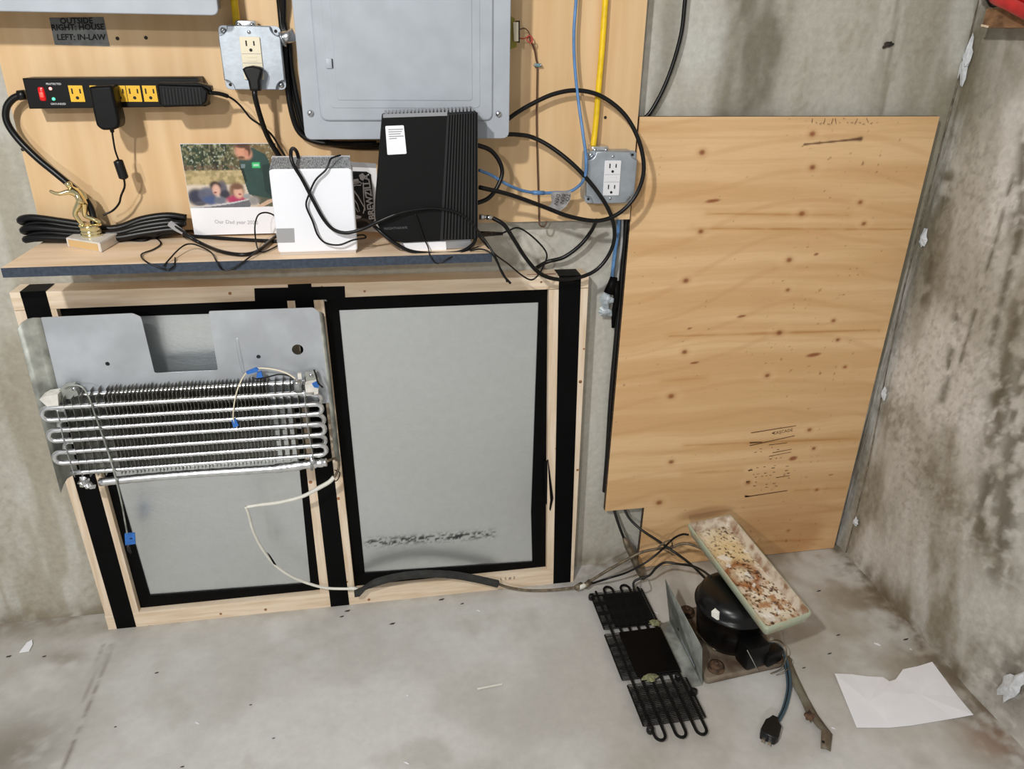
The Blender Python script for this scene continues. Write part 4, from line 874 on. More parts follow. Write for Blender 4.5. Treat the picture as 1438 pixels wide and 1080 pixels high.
for k in range(5): obj('print_line', [prismP(((545 + .4 * k, 181.5 + 3.2 * k), (566 + .3 * k - 2 * (k % 3) - (8 if k == 4 else 0), 180.8 + 3.2 * k), (566 + .3 * k - 2 * (k % 3) - (8 if k == 4 else 0), 182 + 3.2 * k), (545 + .4 * k, 182.7 + 3.2 * k)), ym - .0009, .0002)], 'print_grey', st)
obj('lettering', text('NIGHTHAWK', .0062, frameP(556, 320.5, 580, 319.3, ym, .0004), spacing=1.1), 'logo_grey', md)

# ------------------------------------------------------------------ loose leads on the shelf
def FS(x, y, h=.003): return F(x, y, ZS + h)
tag(cable('power_lead', [P(420, 226, -.185), P(417, 214, -.18), P(412, 208.5, -.19), P(408.5, 213, -.212), P(411, 229, -.222), P(425, 253, -.221), P(440, 282, -.221), P(454, 307, -.222), P(468, 322, -.224), P(486, 327, -.226), P(508, 322, -.226), P(532, 311, -.222), P(556, 301, -.222), P(580, 295, -.220), P(611, 292.5, -.218), P(642, 298.5, -.218), P(662, 313, -.219), P(680, 336, -.224), P(695, 360, -.24), P(706, 385, -.246), P(717, 398, -.246)], [.0031] * 97 + [.0022] * 64, 'black_cord'), 'black lead looping down the white router and across the modem front', 'cable')
tag(cable('thin_lead', [P(478, 218, -.19), P(471, 220, -.20), P(464, 224, -.214), P(458, 238, -.220), P(443, 253, -.2205), P(434, 273, -.2205), P(430, 289, -.2205), P(439, 311, -.221), P(446, 330, -.222), P(457, 341, -.224), P(476, 344, -.225), P(496, 337, -.222), P(513, 334, -.21), P(510, 330, -.20), P(500, 331, -.19)], .0016, 'black_cord'), 'thin black lead curling down the white router front', 'cable')
tag(cable('power_lead', [P(500, 310, -.14), P(515, 309, -.17), P(528, 320, -.21), P(543, 333, -.220), P(557, 343, -.222), P(578, 353, -.222), P(611, 356, -.22), P(645, 354, -.22), P(664, 343, -.212), P(671, 331, -.20), P(690, 328, -.17)], .0032, 'black_cord'), 'black lead sagging along the silver foot of the modem', 'cable')
tag(cable('thin_lead', [P(583, 300, -.216), P(589, 316, -.216), P(594, 332, -.217), P(601, 347, -.216), P(604, 359, -.24), P(614, 370, -.241), P(630, 363, -.24), P(650, 354, -.225), P(672, 346, -.21)], .0011, 'black_cord'), 'hair-thin black wire hanging down the middle of the modem front', 'wire')
aj = thing('power_lead', 'thin black lead with barrel plug looping over the frame top right of the modem', 'cable', P(740, 392, -.09))
obj('barrel_plug', [tube([P(672, 329, -.15), P(684, 328.5, -.15), P(706, 328, -.15)], [.006, .005, .003], 10)], 'black_rubber', aj, True)
cable('cord', [P(704, 328, -.15), P(714, 324, -.148), P(728, 320, -.145), P(746, 331, -.14), P(763, 348, -.135), P(768, 360, -.13), P(763, 374, -.125), P(756, 386, -.122), P(746, 393, -.122), P(732, 386, -.13), P(714, 371, -.16), P(695, 357, -.20), P(680, 341, -.21), P(667, 324, -.208)], .0017, 'black_cord', aj)
tag(cable('thin_lead', [P(660, 352, -.225), P(676, 350, -.235), P(690, 356, -.245), P(700, 372, -.247), P(709, 388, -.247), P(712, 396, -.247)], .0015, 'black_cord'), 'short thin black lead dangling off the right end of the shelf', 'cable')
nl = thing('patch_lead', 'black lead with grey clip end lying in front of the calendar', 'cable', FS(258, 330))
u = (FS(259, 327, .012) - FS(239, 314, .012)).normalized()
obj('clip_end', [tube([P(239, 314, -.115), P(247, 320, -.12), P(258, 327, -.125)], [.0062, .006, .0045], 6)], 'label_grey', nl)
obj('clip_lever', [tube([P(246, 318, -.123), P(254, 323, -.129), P(262, 328, -.131)], [.002, .0026, .002], 6)], 'slot_dark', nl)
cable('cord', [P(254, 325, -.123), P(268, 334, -.132), FS(285, 343, .005), FS(310, 353, .004), FS(335, 357.5, .004), FS(354, 356, .004), FS(366, 350, .005), FS(380, 338, .006), FS(392, 328, .008)], .0034, 'black_cord', nl)
tag(cable('thin_lead', [P(392, 312, -.11), P(384, 302, -.115), P(372, 298.5, -.12), P(362, 303, -.125), P(358, 318, -.13), P(359, 336, -.145), FS(362, 349, .004), FS(368, 354, .003), FS(378, 351, .003), FS(390, 345, .003)], .0014, 'black_cord'), 'thin black wire loop arching beside the left edge of the white router', 'wire')
tag(cable('flat_lead', [FS(258, 331, .004), FS(290, 333, .004), FS(330, 336, .003), FS(365, 338, .003), FS(392, 339, .003)], .0036, 'black_cord'), 'black lead lying along the foot of the calendar', 'cable')
tag(cable('thin_lead', [FS(165, 336, .004), FS(185, 338, .002), FS(203, 338, .002), FS(217, 334, .002), FS(226, 342, .002), FS(216, 350, .002), FS(199, 357, .003), FS(203, 366, .004), P(220, 374, -.241), P(237, 378.5, -.241), P(245, 371, -.240), FS(246, 362, .004)], .0014, 'black_cord'), 'thin black wire wriggling from behind the trophy over the shelf edge', 'wire')
tag(cable('thin_lead', [P(229, 374, -.243), FS(238, 364, .005), FS(248, 353, .010), FS(258, 345, .013), FS(268, 342.5, .014), FS(281, 346, .012), FS(297, 355, .006), P(304, 367, -.241), P(312, 378.5, -.242), P(324, 378.5, -.242), P(337, 371, -.241), FS(348, 363, .004), FS(362, 352, .008)], .0014, 'black_cord'), 'thin black wire draped in two waves over the shelf edge below the calendar', 'wire')

# ------------------------------------------------------------------ evaporator hung on the frame
YE = -0.094
ev = thing('evaporator', 'bare steel evaporator plate with looping aluminium coil hanging on the frame', 'evaporator', P(280, 665, YE))
out = [(56, 446), (186, 440), (198, 445), (217, 524), (306, 520), (293, 437), (440, 432), (448, 438), (463, 566), (90, 588)]
obj('back_plate', plateP(out, YE, .0014, 0, r=.004, holes=((151, 511, .0042), (363, 501, .0042), (418, 491, .0112))), 'steel_plate', ev)
def strip3(rows, mat, name, par, th=.0012):
    """bent sheet: rows of 3d points, swept side by side, given a thickness"""
    bm = bmesh.new(); g = [[bm.verts.new(p) for p in r] for r in rows]
    for i in range(len(g) - 1):
        for j in range(len(g[0]) - 1): bm.faces.new((g[i][j], g[i][j + 1], g[i + 1][j + 1], g[i + 1][j]))
    bmesh.ops.recalc_face_normals(bm, faces=bm.faces); bmesh.ops.solidify(bm, geom=list(bm.faces), thickness=th)
    return obj(name, bm_mesh(name, bm, True), mat, par)
strip3([[P(57, 446, YE), P(47, 446, YE - .003), P(38, 448, YE - .009), P(30, 453, YE - .018), P(24, 462, YE - .026)],
        [P(110, 665, YE), P(101, 668, YE - .003), P(94, 672, YE - .009), P(89, 680, YE - .018), P(85, 692, YE - .026)]], 'dull_steel', 'left_flange', ev)  # shade on the flange put into a darker steel than the plate's
strip3([[P(448, 437, YE), P(452, 438, YE + .004), P(455, 441, YE + .022)], [P(471, 648, YE), P(475, 648, YE + .004), P(478, 648, YE + .022)]], 'dull_steel', 'right_flange', ev)
obj('pressed_rib', [tube(catmull([P(333, 470, YE + .0062), P(336, 490, YE + .0055), P(340, 510, YE + .0055), P(344, 526, YE + .0062)], 4), [.005] + [.0068] * 11 + [.005], 16)], 'steel_plate', ev, True)
# fins
YT1, YT2 = YE - .036, YE - .012             # centres of the front and rear tube layers
rowL = [(81, 572), (70, 591), (77, 605), (77, 620), (85, 635), (85, 652), (100, 664)]; rowR = [(428, 552), (436, 567), (436, 581), (440, 595), (440, 611), (444, 624), (444, 639)]
zrow = [(P(*a, YT1).z + P(*b, YT1).z) / 2 for a, b in zip(rowL, rowR)]
xLn = P(92, 610, YT1).x; xRn = P(438, 600, YT1).x
fz1, fz0 = zrow[0] + .026, zrow[6] - .010
fins = []; x = xLn + .012
r_ = random.Random(3)
while x < xRn:
    f_ = (x - xLn) / (xRn - xLn); step = .0145 if (f_ < .16 or f_ > .82) else .0073
    j = r_.uniform(-.0006, .0006); fins.append(box((x + j, YE - .0015, fz0 + r_.uniform(-.001, .001)), (x + j + .00045, YT1 - .005, fz1 - .007 + r_.uniform(-.001, .001)))); fins.append(box((x + j, YE - .0015, fz1 - .008), (x + j + .00045, YT1 + .016, fz1 + r_.uniform(-.002, .001))))
    x += step
obj('cooling_fins', fins, 'fin_metal', ev, kind='stuff')
def serpentine(Y, zs_, xl_, xr_, r, first_left):
    pts = []
    for i, z in enumerate(zs_):
        ltr = (i % 2 == 0) != first_left
        a, b = (xl_[i], xr_[i]) if ltr else (xr_[i], xl_[i])
        n = 24; pts += [Vector((a + (b - a) * k / n, Y, z)) for k in range(n + 1)]
        if i < len(zs_) - 1:
            z2 = zs_[i + 1]; c_ = Vector((b, Y, (z + z2) / 2)); R_ = (z - z2) / 2; s = 1 if b > a else -1
            pts += [c_ + Vector((s * R_ * 1.05 * math.sin(t), 0, R_ * math.cos(t))) for t in [math.pi * k / 8 for k in range(1, 8)]]
    return pts
xL_ = [P(*p, YT1).x + .008 for p in rowL]; xR_ = [P(*p, YT1).x + .0 for p in rowR]
xL_ = [P(70, 612, YT1).x + .0105] * 6 + [P(100, 664, YT1).x]; xR_ = [P(454, 603, YT1).x - .0105] * 7
obj('coil_tube', [tube(serpentine(YT1, zrow, xL_, xR_, .005, True), .0052, 10)], 'aluminium', ev, True)
z2r = [z + .0095 for z in zrow]; z2r[0] += .003
obj('rear_coil_tube', [tube(serpentine(YT2, z2r, [x + .012 for x in xL_], [x - .002 for x in xR_], .005, True), .0052, 10)], 'aluminium', ev, True)
# defrost heater along the bottom, wrapped in foil
hp = [P(140, 677, YT1 + .004), P(200, 671, YT1 + .004), P(270, 665.5, YT1 + .004), P(340, 661, YT1 + .004), P(384, 658, YT1 + .004), P(410, 655, YT1 + .004), P(440, 651, YT1 + .004), P(459, 649, YT1 + .004)]
hh = catmull(hp, 8); obj('heater_tube', [tube(hh, [.0082 + (.0008 if k % 2 else 0) + (.002 * random.random() if k > 32 else 0) for k in range(len(hh))], 12)], 'aluminium', ev, True)
obj('heater_clip', [tube([P(437, 642, YT1 - .008), P(438, 660, YT1 - .008)], .003, 8), lathe([(.006, 0), (.006, .003), (.003, .004)], P(439, 648, YT1 - .008), 12, (0, -1, 0))], 'zinc', ev, True)
obj('crumpled_foil', [splat(P(118, 676, YT1), Vector((.014, 0, .004)), Vector((0, 0, .012)), (0, -1, 0), 1.0, 71, .012), splat(P(126, 681, YT1), Vector((.01, 0, .0)), Vector((0, 0, .010)), (0, -1, 0), 1.0, 72, .010)], 'aluminium', ev)
for a, b in (((80, 575), (105, 670)), ((427, 553), (441, 648))): cable('tie_wire', [P(*a, YT1 - .006), P((a[0] + b[0]) / 2 - 2, (a[1] + b[1]) / 2, YT1 - .0065), P(*b, YT1 - .006)], .0009, 'zinc', ev)
# brackets, foam blocks, thermostat, wires
obj('left_bracket', [prismP(((83, 548), (90, 541), (104, 540), (110, 555), (100, 560), (86, 561)), YT1 + .012, .014)], 'dull_steel', ev)
screw('bracket_screw', P(104, 546, YT1 + .0118), .004, (0, -1, 0), ev, 'zinc', .003)
obj('right_bracket', [prismP(((428, 526), (444, 524), (447, 540), (430, 541)), YT1 + .014, .014)], 'dull_steel', ev)
screw('bracket_screw', P(437, 527, YT1 + .0138), .004, (0, -1, 0), ev, 'zinc', .003)
obj('foam_block', [prismP(((55, 561), (62, 557), (81, 554), (82, 570), (66, 571)), YT1 - .004, .03)], 'white_foam', ev)
obj('foam_block', [prismP(((428, 541), (446, 538), (447, 553), (430, 556)), YT1 - .004, .03)], 'white_foam', ev)
obj('thermostat', [lathe([(.0095, -.012), (.0095, .008), (.0085, .010), (.004, .0105), (.004, .013)], P(418, 541, YT1 - .002), 16, (0, 0, 1))], 'zinc', ev, True)
obj('thermostat_stem', rbox('ts', (.008, .008, .012), .001, Matrix.Translation(P(421, 528, YT1))), 'white_foam', ev)
cable('white_wire', [P(415, 532, YT1), P(402, 524, YT1 + .006), P(385, 519, YT1 + .012), P(366, 517, YT1 + .014), P(356, 519, YT1 + .014)], .0016, 'ivory', ev)
cable('black_wire', [P(414, 531, YT1 + .002), P(404, 527, YT1 + .008), P(390, 526, YT1 + .012), P(374, 530, YT1 + .014), P(360, 532, YT1 + .016), P(354, 530, YT1 + .018)], .0016, 'black_cord', ev)
obj('blue_connector', [prismP(((345, 523), (359, 517), (363, 519), (362, 522), (348, 526)), YT1 + .008, .006)], 'blue_tape', ev)
obj('blue_connector', [prismP(((361, 524), (367, 522), (369, 530), (360, 531)), YT1 + .008, .006)], 'blue_tape', ev)
cable('white_wire', [P(346, 523, YT1 + .010), P(339, 534, YT1), P(332, 552, YT1 - .008), P(328, 574, YT1 - .009), P(328, 590, YT1 - .009), P(333, 601, YT1 - .008)], .0013, 'ivory', ev)
obj('blue_connector', [prismP(((325, 591), (331, 589), (335, 598), (328, 601)), YT1 - .010, .006)], 'blue_tape', ev)
obj('blue_tape_tab', [prismP(((438, 539), (444, 536), (449, 539), (447, 545), (441, 544)), YT1 - .006, .003)], 'blue_tape', ev)
cable('black_wire', [P(441, 519, YT1 - .004), P(444, 528, YT1 - .008), P(447, 538, YT1 - .008), P(453, 544, YT1 - .004)], .0018, 'black_cord', ev)
sp_ = thing('sensor_lead', 'grey sensor wire hanging from the evaporator with a bright blue tape tab', 'wire', P(182, 772, -.10))
cable('lead', [P(90, 545, YT1 + .008), P(100, 541, YT1 + .002), P(114, 543, YT1 - .006), P(124, 556, YT1 - .009), P(134, 584, YT1 - .009), P(145, 615, YT1 - .009), P(155, 645, YT1 - .010), P(164, 678, YT1 - .008), P(171, 708, -.11), P(176, 735, -.105), P(179, 752, -.10)], .0016, 'dull_steel', sp_)
obj('blue_tape_tab', [prismP(((175, 750), (189, 749), (190, 764), (176, 766)), -.103, .004)], 'blue_tape', sp_)
obj('probe_tip', [tube([P(180, 764, -.10), P(181, 772, -.10), P(184, 777, -.10)], [.004, .0035, .002], 8)], 'black_rubber', sp_, True)
obj('tape_mark', [prismP(((182, 756), (186, 755.6), (186, 757), (182, 757.5)), -.1035, .0004)], 'ink', sp_)

# ------------------------------------------------------------------ refrigerant lines
wh = thing('white_hose', 'white sleeved hose kinking down from the evaporator across the frame', 'hose', P(420, 815, -.08))
cable('lead_wire', [P(459, 648, YT1), P(470, 644, -.112), P(476, 650, -.108), P(474, 662, -.108), P(467, 674, -.11)], .0028, 'copper_dull', wh)
cable('lead_wire', [P(470, 660, -.11), P(477, 664, -.108), P(474, 674, -.108), P(466, 677, -.11)], .0012, 'black_cord', wh)
cable('sleeve', [P(469, 670, -.11), P(462, 677, -.112), P(448, 685, -.116), P(425, 697, -.12), P(395, 705, -.125), P(365, 709, -.13), P(346, 712, -.132)], [.0048] * 20 + [.0042] * 20 + [.0036] * 8 + [.0022], 'white_hose', wh)
cable('sleeve_lower', [P(345, 712, -.131), P(349, 722, -.125), P(354, 741, -.115), P(362, 760, -.105), P(374, 779, -.096), P(388, 795, -.09), P(410, 810, -.084), P(435, 820, -.08), P(460, 826, -.078), P(494, 827, -.078)], .0032, 'white_hose', wh)
obj('torn_sleeve', [prism([P(375, 776, -.103), P(379, 780, -.102), P(388, 794, -.097), P(384, 792, -.097)], (0, .002, 0))], 'black_tape', wh)
ft = thing('foam_tube', 'black foam pipe sleeve resting along the bottom rail of the frame', 'pipe', P(600, 815, -.075))
pp = catmull([P(503, 831, -.078), P(515, 824, -.08), P(534, 816, -.082), P(565, 809, -.082), P(600, 806, -.082), P(635, 807.5, -.082), P(668, 813, -.082), P(699, 820, -.082)], 8)
obj('sleeve', [tube(pp, [.003 + .0058 * min(1, k / 14) + .0006 * random.random() for k in range(len(pp))], 12)], 'foam_tube', ft, True)
obj('torn_end', [prism([P(497, 829, -.083), P(507, 826, -.084), P(520, 821, -.085), P(505, 838, -.083), P(498, 839, -.082)], (0, .003, 0))], 'foam_tube', ft)
obj('cable_tie', [tube([P(490, 826, -.079), P(503, 827, -.079)], .0042, 8)], 'white_hose', ft, True)
cl_ = thing('copper_line', 'dull copper refrigerant line running from the foam sleeve to the black grille', 'pipe', F(760, 830))
cable('line', [P(696, 819, -.082), P(715, 825, -.085), P(740, 829, -.09), P(770, 829, -.095), P(800, 826, -.10), P(818, 823, -.10)], .0034, 'copper_dull', cl_)
obj('pipe_clip', [tube([F(809, 826, .02), F(817, 821, .02)], .0075, 8), tube([F(822, 823, .02), F(829, 817, .02)], .0078, 8)], 'copper_dull', cl_, True)
obj('clip_strap', [tube([F(813, 825, .02), F(826, 820, .02)], .0062, 8)], 'white_hose', cl_, True)
cable('branch_line', [F(826, 818, .02), P(850, 803, -.10), P(880, 786, -.09), P(900, 776, -.088), P(922, 771, -.09), P(942, 769, -.095), P(960, 763, -.105), P(980, 768, -.125), P(1000, 780, -.17)], .0036, 'copper_dull', cl_)
cable('capillary', [F(830, 820, .014), P(855, 812, -.11), P(880, 804, -.105), P(905, 791, -.10), P(925, 776, -.098), P(945, 757, -.105), P(958, 750.5, -.115), P(967, 751, -.125)], .0026, 'black_cord', cl_)
for k in range(3): cable('twist_wire', [P(924 - k, 768 + 2 * k, -.10), P(935 + 3 * k, 760 - k, -.103), P(944, 764 + 3 * k, -.105), P(938 - 3 * k, 772, -.10), P(944 + 2 * k, 780, -.10)], .0009, 'copper_dull', cl_)
dr = thing('filter_drier', 'slim metal filter drier tube slanting from behind the plywood sheet', 'filter', F(905, 812, .01))
cable('upper_tube', [P(860, 705, -.018), P(864, 722, -.032), P(870, 740, -.045), P(877, 758, -.055)], .0036, 'black_rubber', dr)
bd = [P(876, 755, -.054), P(879, 761, -.058), P(882, 768, -.062), P(888, 780, -.07), P(896, 798, -.082), P(900, 806, -.088), P(904, 813, -.092)]
obj('drier_body', [tube(bd, [.004, .0075, .0085, .0088, .0088, .0085, .006], 12)], 'copper_dull', dr, True)
obj('drier_band', [tube([P(884, 781, -.068), P(893, 778, -.071)], .0035, 6)], 'rust', dr, True)
cable('tail_loop', [P(903, 812, -.09), F(899, 818, .012), F(899, 828, .006), F(906, 832, .006), F(914, 828, .006), F(911, 818, .01), F(902, 804, .03)], .0010, 'dull_steel', dr)
tag(cable('suction_line', [P(874, 705, -.018), P(880, 722, -.035), P(890, 735, -.05), P(905, 747, -.07), P(925, 760, -.088), P(945, 774, -.11), P(962, 786, -.14), P(975, 797, -.17), P(984, 806, -.20), P(996, 818, -.25)], .0032, 'black_rubber'), 'black line sloping from under the plywood notch to the compressor', 'pipe')
tag(cable('discharge_line', [F(891, 832, .012), P(890, 818, -.115), P(900, 812, -.115), P(912, 808, -.12), P(922, 797, -.12), P(934, 790, -.125), P(952, 792, -.14), P(972, 795, -.17), P(986, 801, -.21), P(998, 810, -.26)], .0030, 'black_rubber'), 'black line bending from the grille to the compressor back', 'pipe')

# ------------------------------------------------------------------ condenser grille on the floor
gx0, gx1 = .468, .590
cg = thing('condenser_grille', 'black wire condenser grille lying flat on the floor before the frame', 'grille', (.53, -.33, 0))
xs = [gx0 + .012 + k * (gx1 - gx0 - .014) / 5 for k in range(6)]
ya_, yb_ = -.118, -.548
pts = []
zc = .012
for i, xx in enumerate(xs):
    ys = (yb_, ya_) if i % 2 else (ya_, yb_)
    pts += [Vector((xx, ys[0] + (ys[1] - ys[0]) * k / 20, zc)) for k in range(21)]
    if i < 5:
        R_ = (xs[i + 1] - xx) / 2; s = -1 if ys[1] < ys[0] else 1
        pts += [Vector((xx + R_ - R_ * math.cos(t), ys[1] + s * R_ * math.sin(t) * 1.2, zc)) for t in [math.pi * k / 8 for k in range(1, 8)]]
obj('condenser_tube', [tube(pts, .0031, 8)], 'grille_black', cg, True)
for i, (y0_, y1_, dx, hz) in enumerate(((-.128, -.245, .0, 0), (-.268, -.398, -.004, .004), (-.420, -.520, .002, 0))):
    wires = []; n = int((y0_ - y1_) / .0037)
    for k in range(n):
        yy = y0_ - (y0_ - y1_) * k / (n - 1)
        for zz_ in ((zc + .004), (zc - .004)): wires.append(tube([(gx0 - .004 + dx, yy + .001 * math.sin(k * 7), zz_), (gx1 + .006 + dx, yy, zz_)], .0010, 4))
    obj('cross_wires', wires, 'grille_black', cg, kind='stuff')
    for sx in (gx0 - .004 + dx, gx1 + .006 + dx): obj('edge_rail', [tube([(sx, y0_ + .002, zc), (sx, y1_ - .002, zc)], .0018, 6)], 'grille_black', cg, True)
obj('cover_pad', [prism([(gx0 + .026, -.268, zc + .0055), (gx1 + .004, -.266, zc + .0055), (gx1 + .002, -.398, zc + .0055), (gx0 + .026, -.398, zc + .0055)], (0, 0, -.006))], 'black_tape', cg)
obj('cover_pad', [prism([(gx0 + .026, -.13, zc - .004), (gx1 - .004, -.13, zc - .004), (gx1 - .004, -.24, zc - .004), (gx0 + .026, -.24, zc - .004)], (0, 0, -.003))], 'black_tape', cg)
for x_, y_ in ((gx0 - .002, -.13), (gx0 + .010, -.530), (gx1 - .006, -.408), (gx1 + .012, -.452)): obj('rubber_foot', [lathe([(.007, 0), (.008, .005), (.007, .012), (.004, .014)], (x_, y_, .001), 12)], 'black_rubber', cg, True)
for x_, y_, s in ((gx1 - .004, -.250, .016), (gx0 + .05, -.408, .018)): obj('dust_clump', [splat((x_, y_, zc + .004), (s, 0, 0), (0, s * .6, 0), (0, 0, 1), 1.0, int(s * 5000), .006)], pbr('dust_%d' % int(s * 1000), (118, 118, 86), .9, var=.25, scale=150), cg)

# ------------------------------------------------------------------ angle bracket
bk = thing('angle_bracket', 'upright galvanized sheet metal angle standing between grille and compressor', 'bracket', F(960, 920))
a, b = F(940, 873), F(986, 963); a.z = b.z = .002
at, bt = P(934, 812, a.y + .004), P(989, 915, b.y + .002)
bm = bmesh.new()
vsx = [a, b, b + (bt - b) * .97 + Vector((0, .010, 0)), bt + Vector((0, .02, .0)), at]
f0 = bm.faces.new([bm.verts.new(p) for p in vsx]); bmesh.ops.solidify(bm, geom=[f0], thickness=.0016)
obj('upright_leg', bm_mesh('up', bm), 'dull_steel', bk)
up2 = Vector((0, 0, .002))
obj('foot_leg', [prism([a + up2 * .3, b + up2 * .3, F(966, 966) + up2, F(919, 880) + up2], (0, 0, -.0014))], 'dull_steel', bk)
m_ = lambda f, h: a + (b - a) * f + (at - a + ((bt - b) - (at - a)) * f) * h
nn = (b - a).cross(at - a).normalized(); nn = nn if nn.x < 0 else -nn
obj('slot', [prism([m_(.42, .12) + nn * .0012, m_(.80, .10) + nn * .0012, m_(.80, .16) + nn * .0012, m_(.42, .20) + nn * .0012], nn * .0006)], 'galvanized', bk)
obj('bolt_hole', [disc(m_(.33, .30) + nn * .001, .004, nn, 10, .001)], 'slot_dark', bk)

# ------------------------------------------------------------------ compressor
cp_ = thing('compressor', 'black enamelled compressor pot on a rusty steel base plate', 'compressor', (.735, -.315, 0))
cxy = Vector((.742, -.312, 0)); bz0 = .006
b0, b1, b2, b3 = F(990, 963), F(1100, 938), Vector((.828, -.205, 0)), Vector((.650, -.215, 0))
ol = rpoly([(b0.x, b0.y), (b1.x, b1.y), (b2.x, b2.y), (b3.x, b3.y)], .012)
obj('base_plate', plate(ol, [], .016, .004, Matrix.Translation((0, 0, .001))), 'rusty_base', cp_)
for sx, sy in ((-.072, -.094), (.07, -.085), (-.07, .08), (.07, .08)):
    q = cxy + Vector((sx, sy, .017)); obj('rubber_mount', [lathe([(.019, 0), (.019, .003), (.013, .004), (.013, .010), (.016, .011), (.010, .013)], q, 16)], 'rust', cp_, True)
    screw('mount_bolt', q + Vector((0, 0, .013)), .005, (0, 0, 1), cp_, 'rust', .005)
prof = [(.060, .016), (.070, .019), (.0745, .032), (.079, .07), (.0825, .106), (.087, .107), (.0875, .113), (.083, .115), (.0815, .124), (.077, .135), (.067, .144), (.05, .150), (.02, .153), (.001, .1535)]
obj('pot', [lathe(prof, cxy, 40)], 'black_enamel', cp_, True)
n_ = Vector((-.80, -.60, 0)); t_ = Vector((.60, -.80, 0))
obj('sticker', [prism([cxy + n_ * r + t_ * s + Vector((0, 0, h)) for s, h, r in ((-.010, .117, .0835), (.004, .115, .0835), (.008, .118, .083), (.004, .134, .080), (-.008, .136, .079), (-.013, .128, .0815))], -n_ * .006)], 'white_foam', cp_)
r0 = F(1045, 900, .06)
rl = Vector((.752, -.402, .05)); obj('relay_cover', rbox('rl', (.058, .045, .062), .008, Matrix.Translation(rl) @ Matrix.Rotation(math.radians(12), 4, 'Z')), 'black_plastic', cp_)
obj('relay_box', rbox('rb', (.045, .028, .035), .005, Matrix.Translation(rl + Vector((.045, -.004, -.014))) @ Matrix.Rotation(math.radians(20), 4, 'Z')), 'black_plastic', cp_)
cable('relay_clip', [rl + Vector((-.028, -.024, .03)), rl + Vector((-.012, -.032, .0)), rl + Vector((.004, -.028, -.03))], .0010, 'dull_steel', cp_)
cable('process_tube', [Vector((.69, -.36, .02)), Vector((.66, -.30, .03)), Vector((.655, -.24, .028)), Vector((.67, -.22, .022))], .003, 'copper_dull', cp_)

# drip tray on top of the compressor
zt0 = .188
TL, TR_, BR, BL = F(965, 735, zt0 + .006), F(1026, 722, zt0 + .006), F(1141, 861, zt0 - .004), F(1076, 883, zt0 - .004)
for p in (TL, TR_): p.y = min(p.y, -.06)
dt = thing('drip_tray', 'rust-stained enamel drip tray balanced on top of the compressor', 'tray', (TL + BR) / 2 - Vector((0, 0, .028)))
cen = (TL + TR_ + BR + BL) / 4
def inset(p, k, dz): return cen + (p - cen) * k + Vector((0, 0, dz))
rim = [TL, BL, BR, TR_]
def rr(pts, r, n=4):
    out = []
    for i in range(len(pts)):
        p, a_, b_ = pts[i], pts[i - 1], pts[(i + 1) % len(pts)]; p0 = p + (a_ - p).normalized() * r; p1 = p + (b_ - p).normalized() * r
        for k in range(n + 1):
            t = k / n; out.append(p0 * (1 - t) ** 2 + p * 2 * t * (1 - t) + p1 * t * t)
    return out
eu, evv = (TR_ - TL).normalized(), (BL - TL).normalized()
def shrink(pts, s, dz): # move every corner inwards by s
    c4 = [TL + eu * s + evv * s, BL + eu * s - evv * s, BR - eu * s - evv * s, TR_ - eu * s + evv * s]
    return [p + Vector((0, 0, dz)) for p in rr(c4, .010)]
loops = [shrink(rim, .000, 0), shrink(rim, .003, .001), shrink(rim, .010, -.022), shrink(rim, .016, -.026)]
outer = [shrink(rim, -.001, -.003), shrink(rim, .007, -.027), shrink(rim, .012, -.030)]
bm = bmesh.new()
g = [[bm.verts.new(p) for p in l] for l in reversed(outer)] + [[bm.verts.new(p) for p in l] for l in loops[:2]]
for i in range(len(g) - 1):
    for k in range(len(g[0])): k2 = (k + 1) % len(g[0]); bm.faces.new((g[i][k], g[i][k2], g[i + 1][k2], g[i + 1][k]))
bm.faces.new(list(reversed(g[0])))
bmesh.ops.recalc_face_normals(bm, faces=bm.faces)
obj('tray_shell', bm_mesh('tray', bm, True), pbr('tray_side', (176, 184, 160), .45, c2=(186, 160, 130), scale=26, lo=.5, hi=.75), dt).data.set_sharp_from_angle(angle=math.radians(50))
bm = bmesh.new(); g = [[bm.verts.new(p) for p in l] for l in loops[1:]]
for i in range(len(g) - 1):
    for k in range(len(g[0])): k2 = (k + 1) % len(g[0]); bm.faces.new((g[i][k], g[i][k2], g[i + 1][k2], g[i + 1][k]))
bm.faces.new(g[-1]); bmesh.ops.recalc_face_normals(bm, faces=bm.faces)
obj('inner_wall', bm_mesh('inner', bm, True), pbr('tray_inner', (214, 202, 184), .5, c2=(150, 116, 88), scale=34, lo=.42, hi=.62, bump=.3, bscale=120), dt)
iu0 = TL + eu * .0120 + evv * .0120 + Vector((0, 0, -.0240)); LU = (TR_ - TL).length - .024; LV = (BL - TL).length - .024
e1 = ((TR_ - TL).normalized()); skew = ((BR - BL) - (TR_ - TL))
def tray_pos(u, v):
    p = np.array(iu0)[None] + np.array(e1)[None] * (LU * u)[:, None] + np.array(evv)[None] * (LV * v)[:, None]
    # raised boss in the middle
    d = np.hypot((u - .42) * LU, (v - .5) * LV); p[:, 2] += .007 * np.exp(-(d / .022) ** 4); p[:, 2] += .0015 * fbm(u * 20, v * 50, 3, 611)
    return p
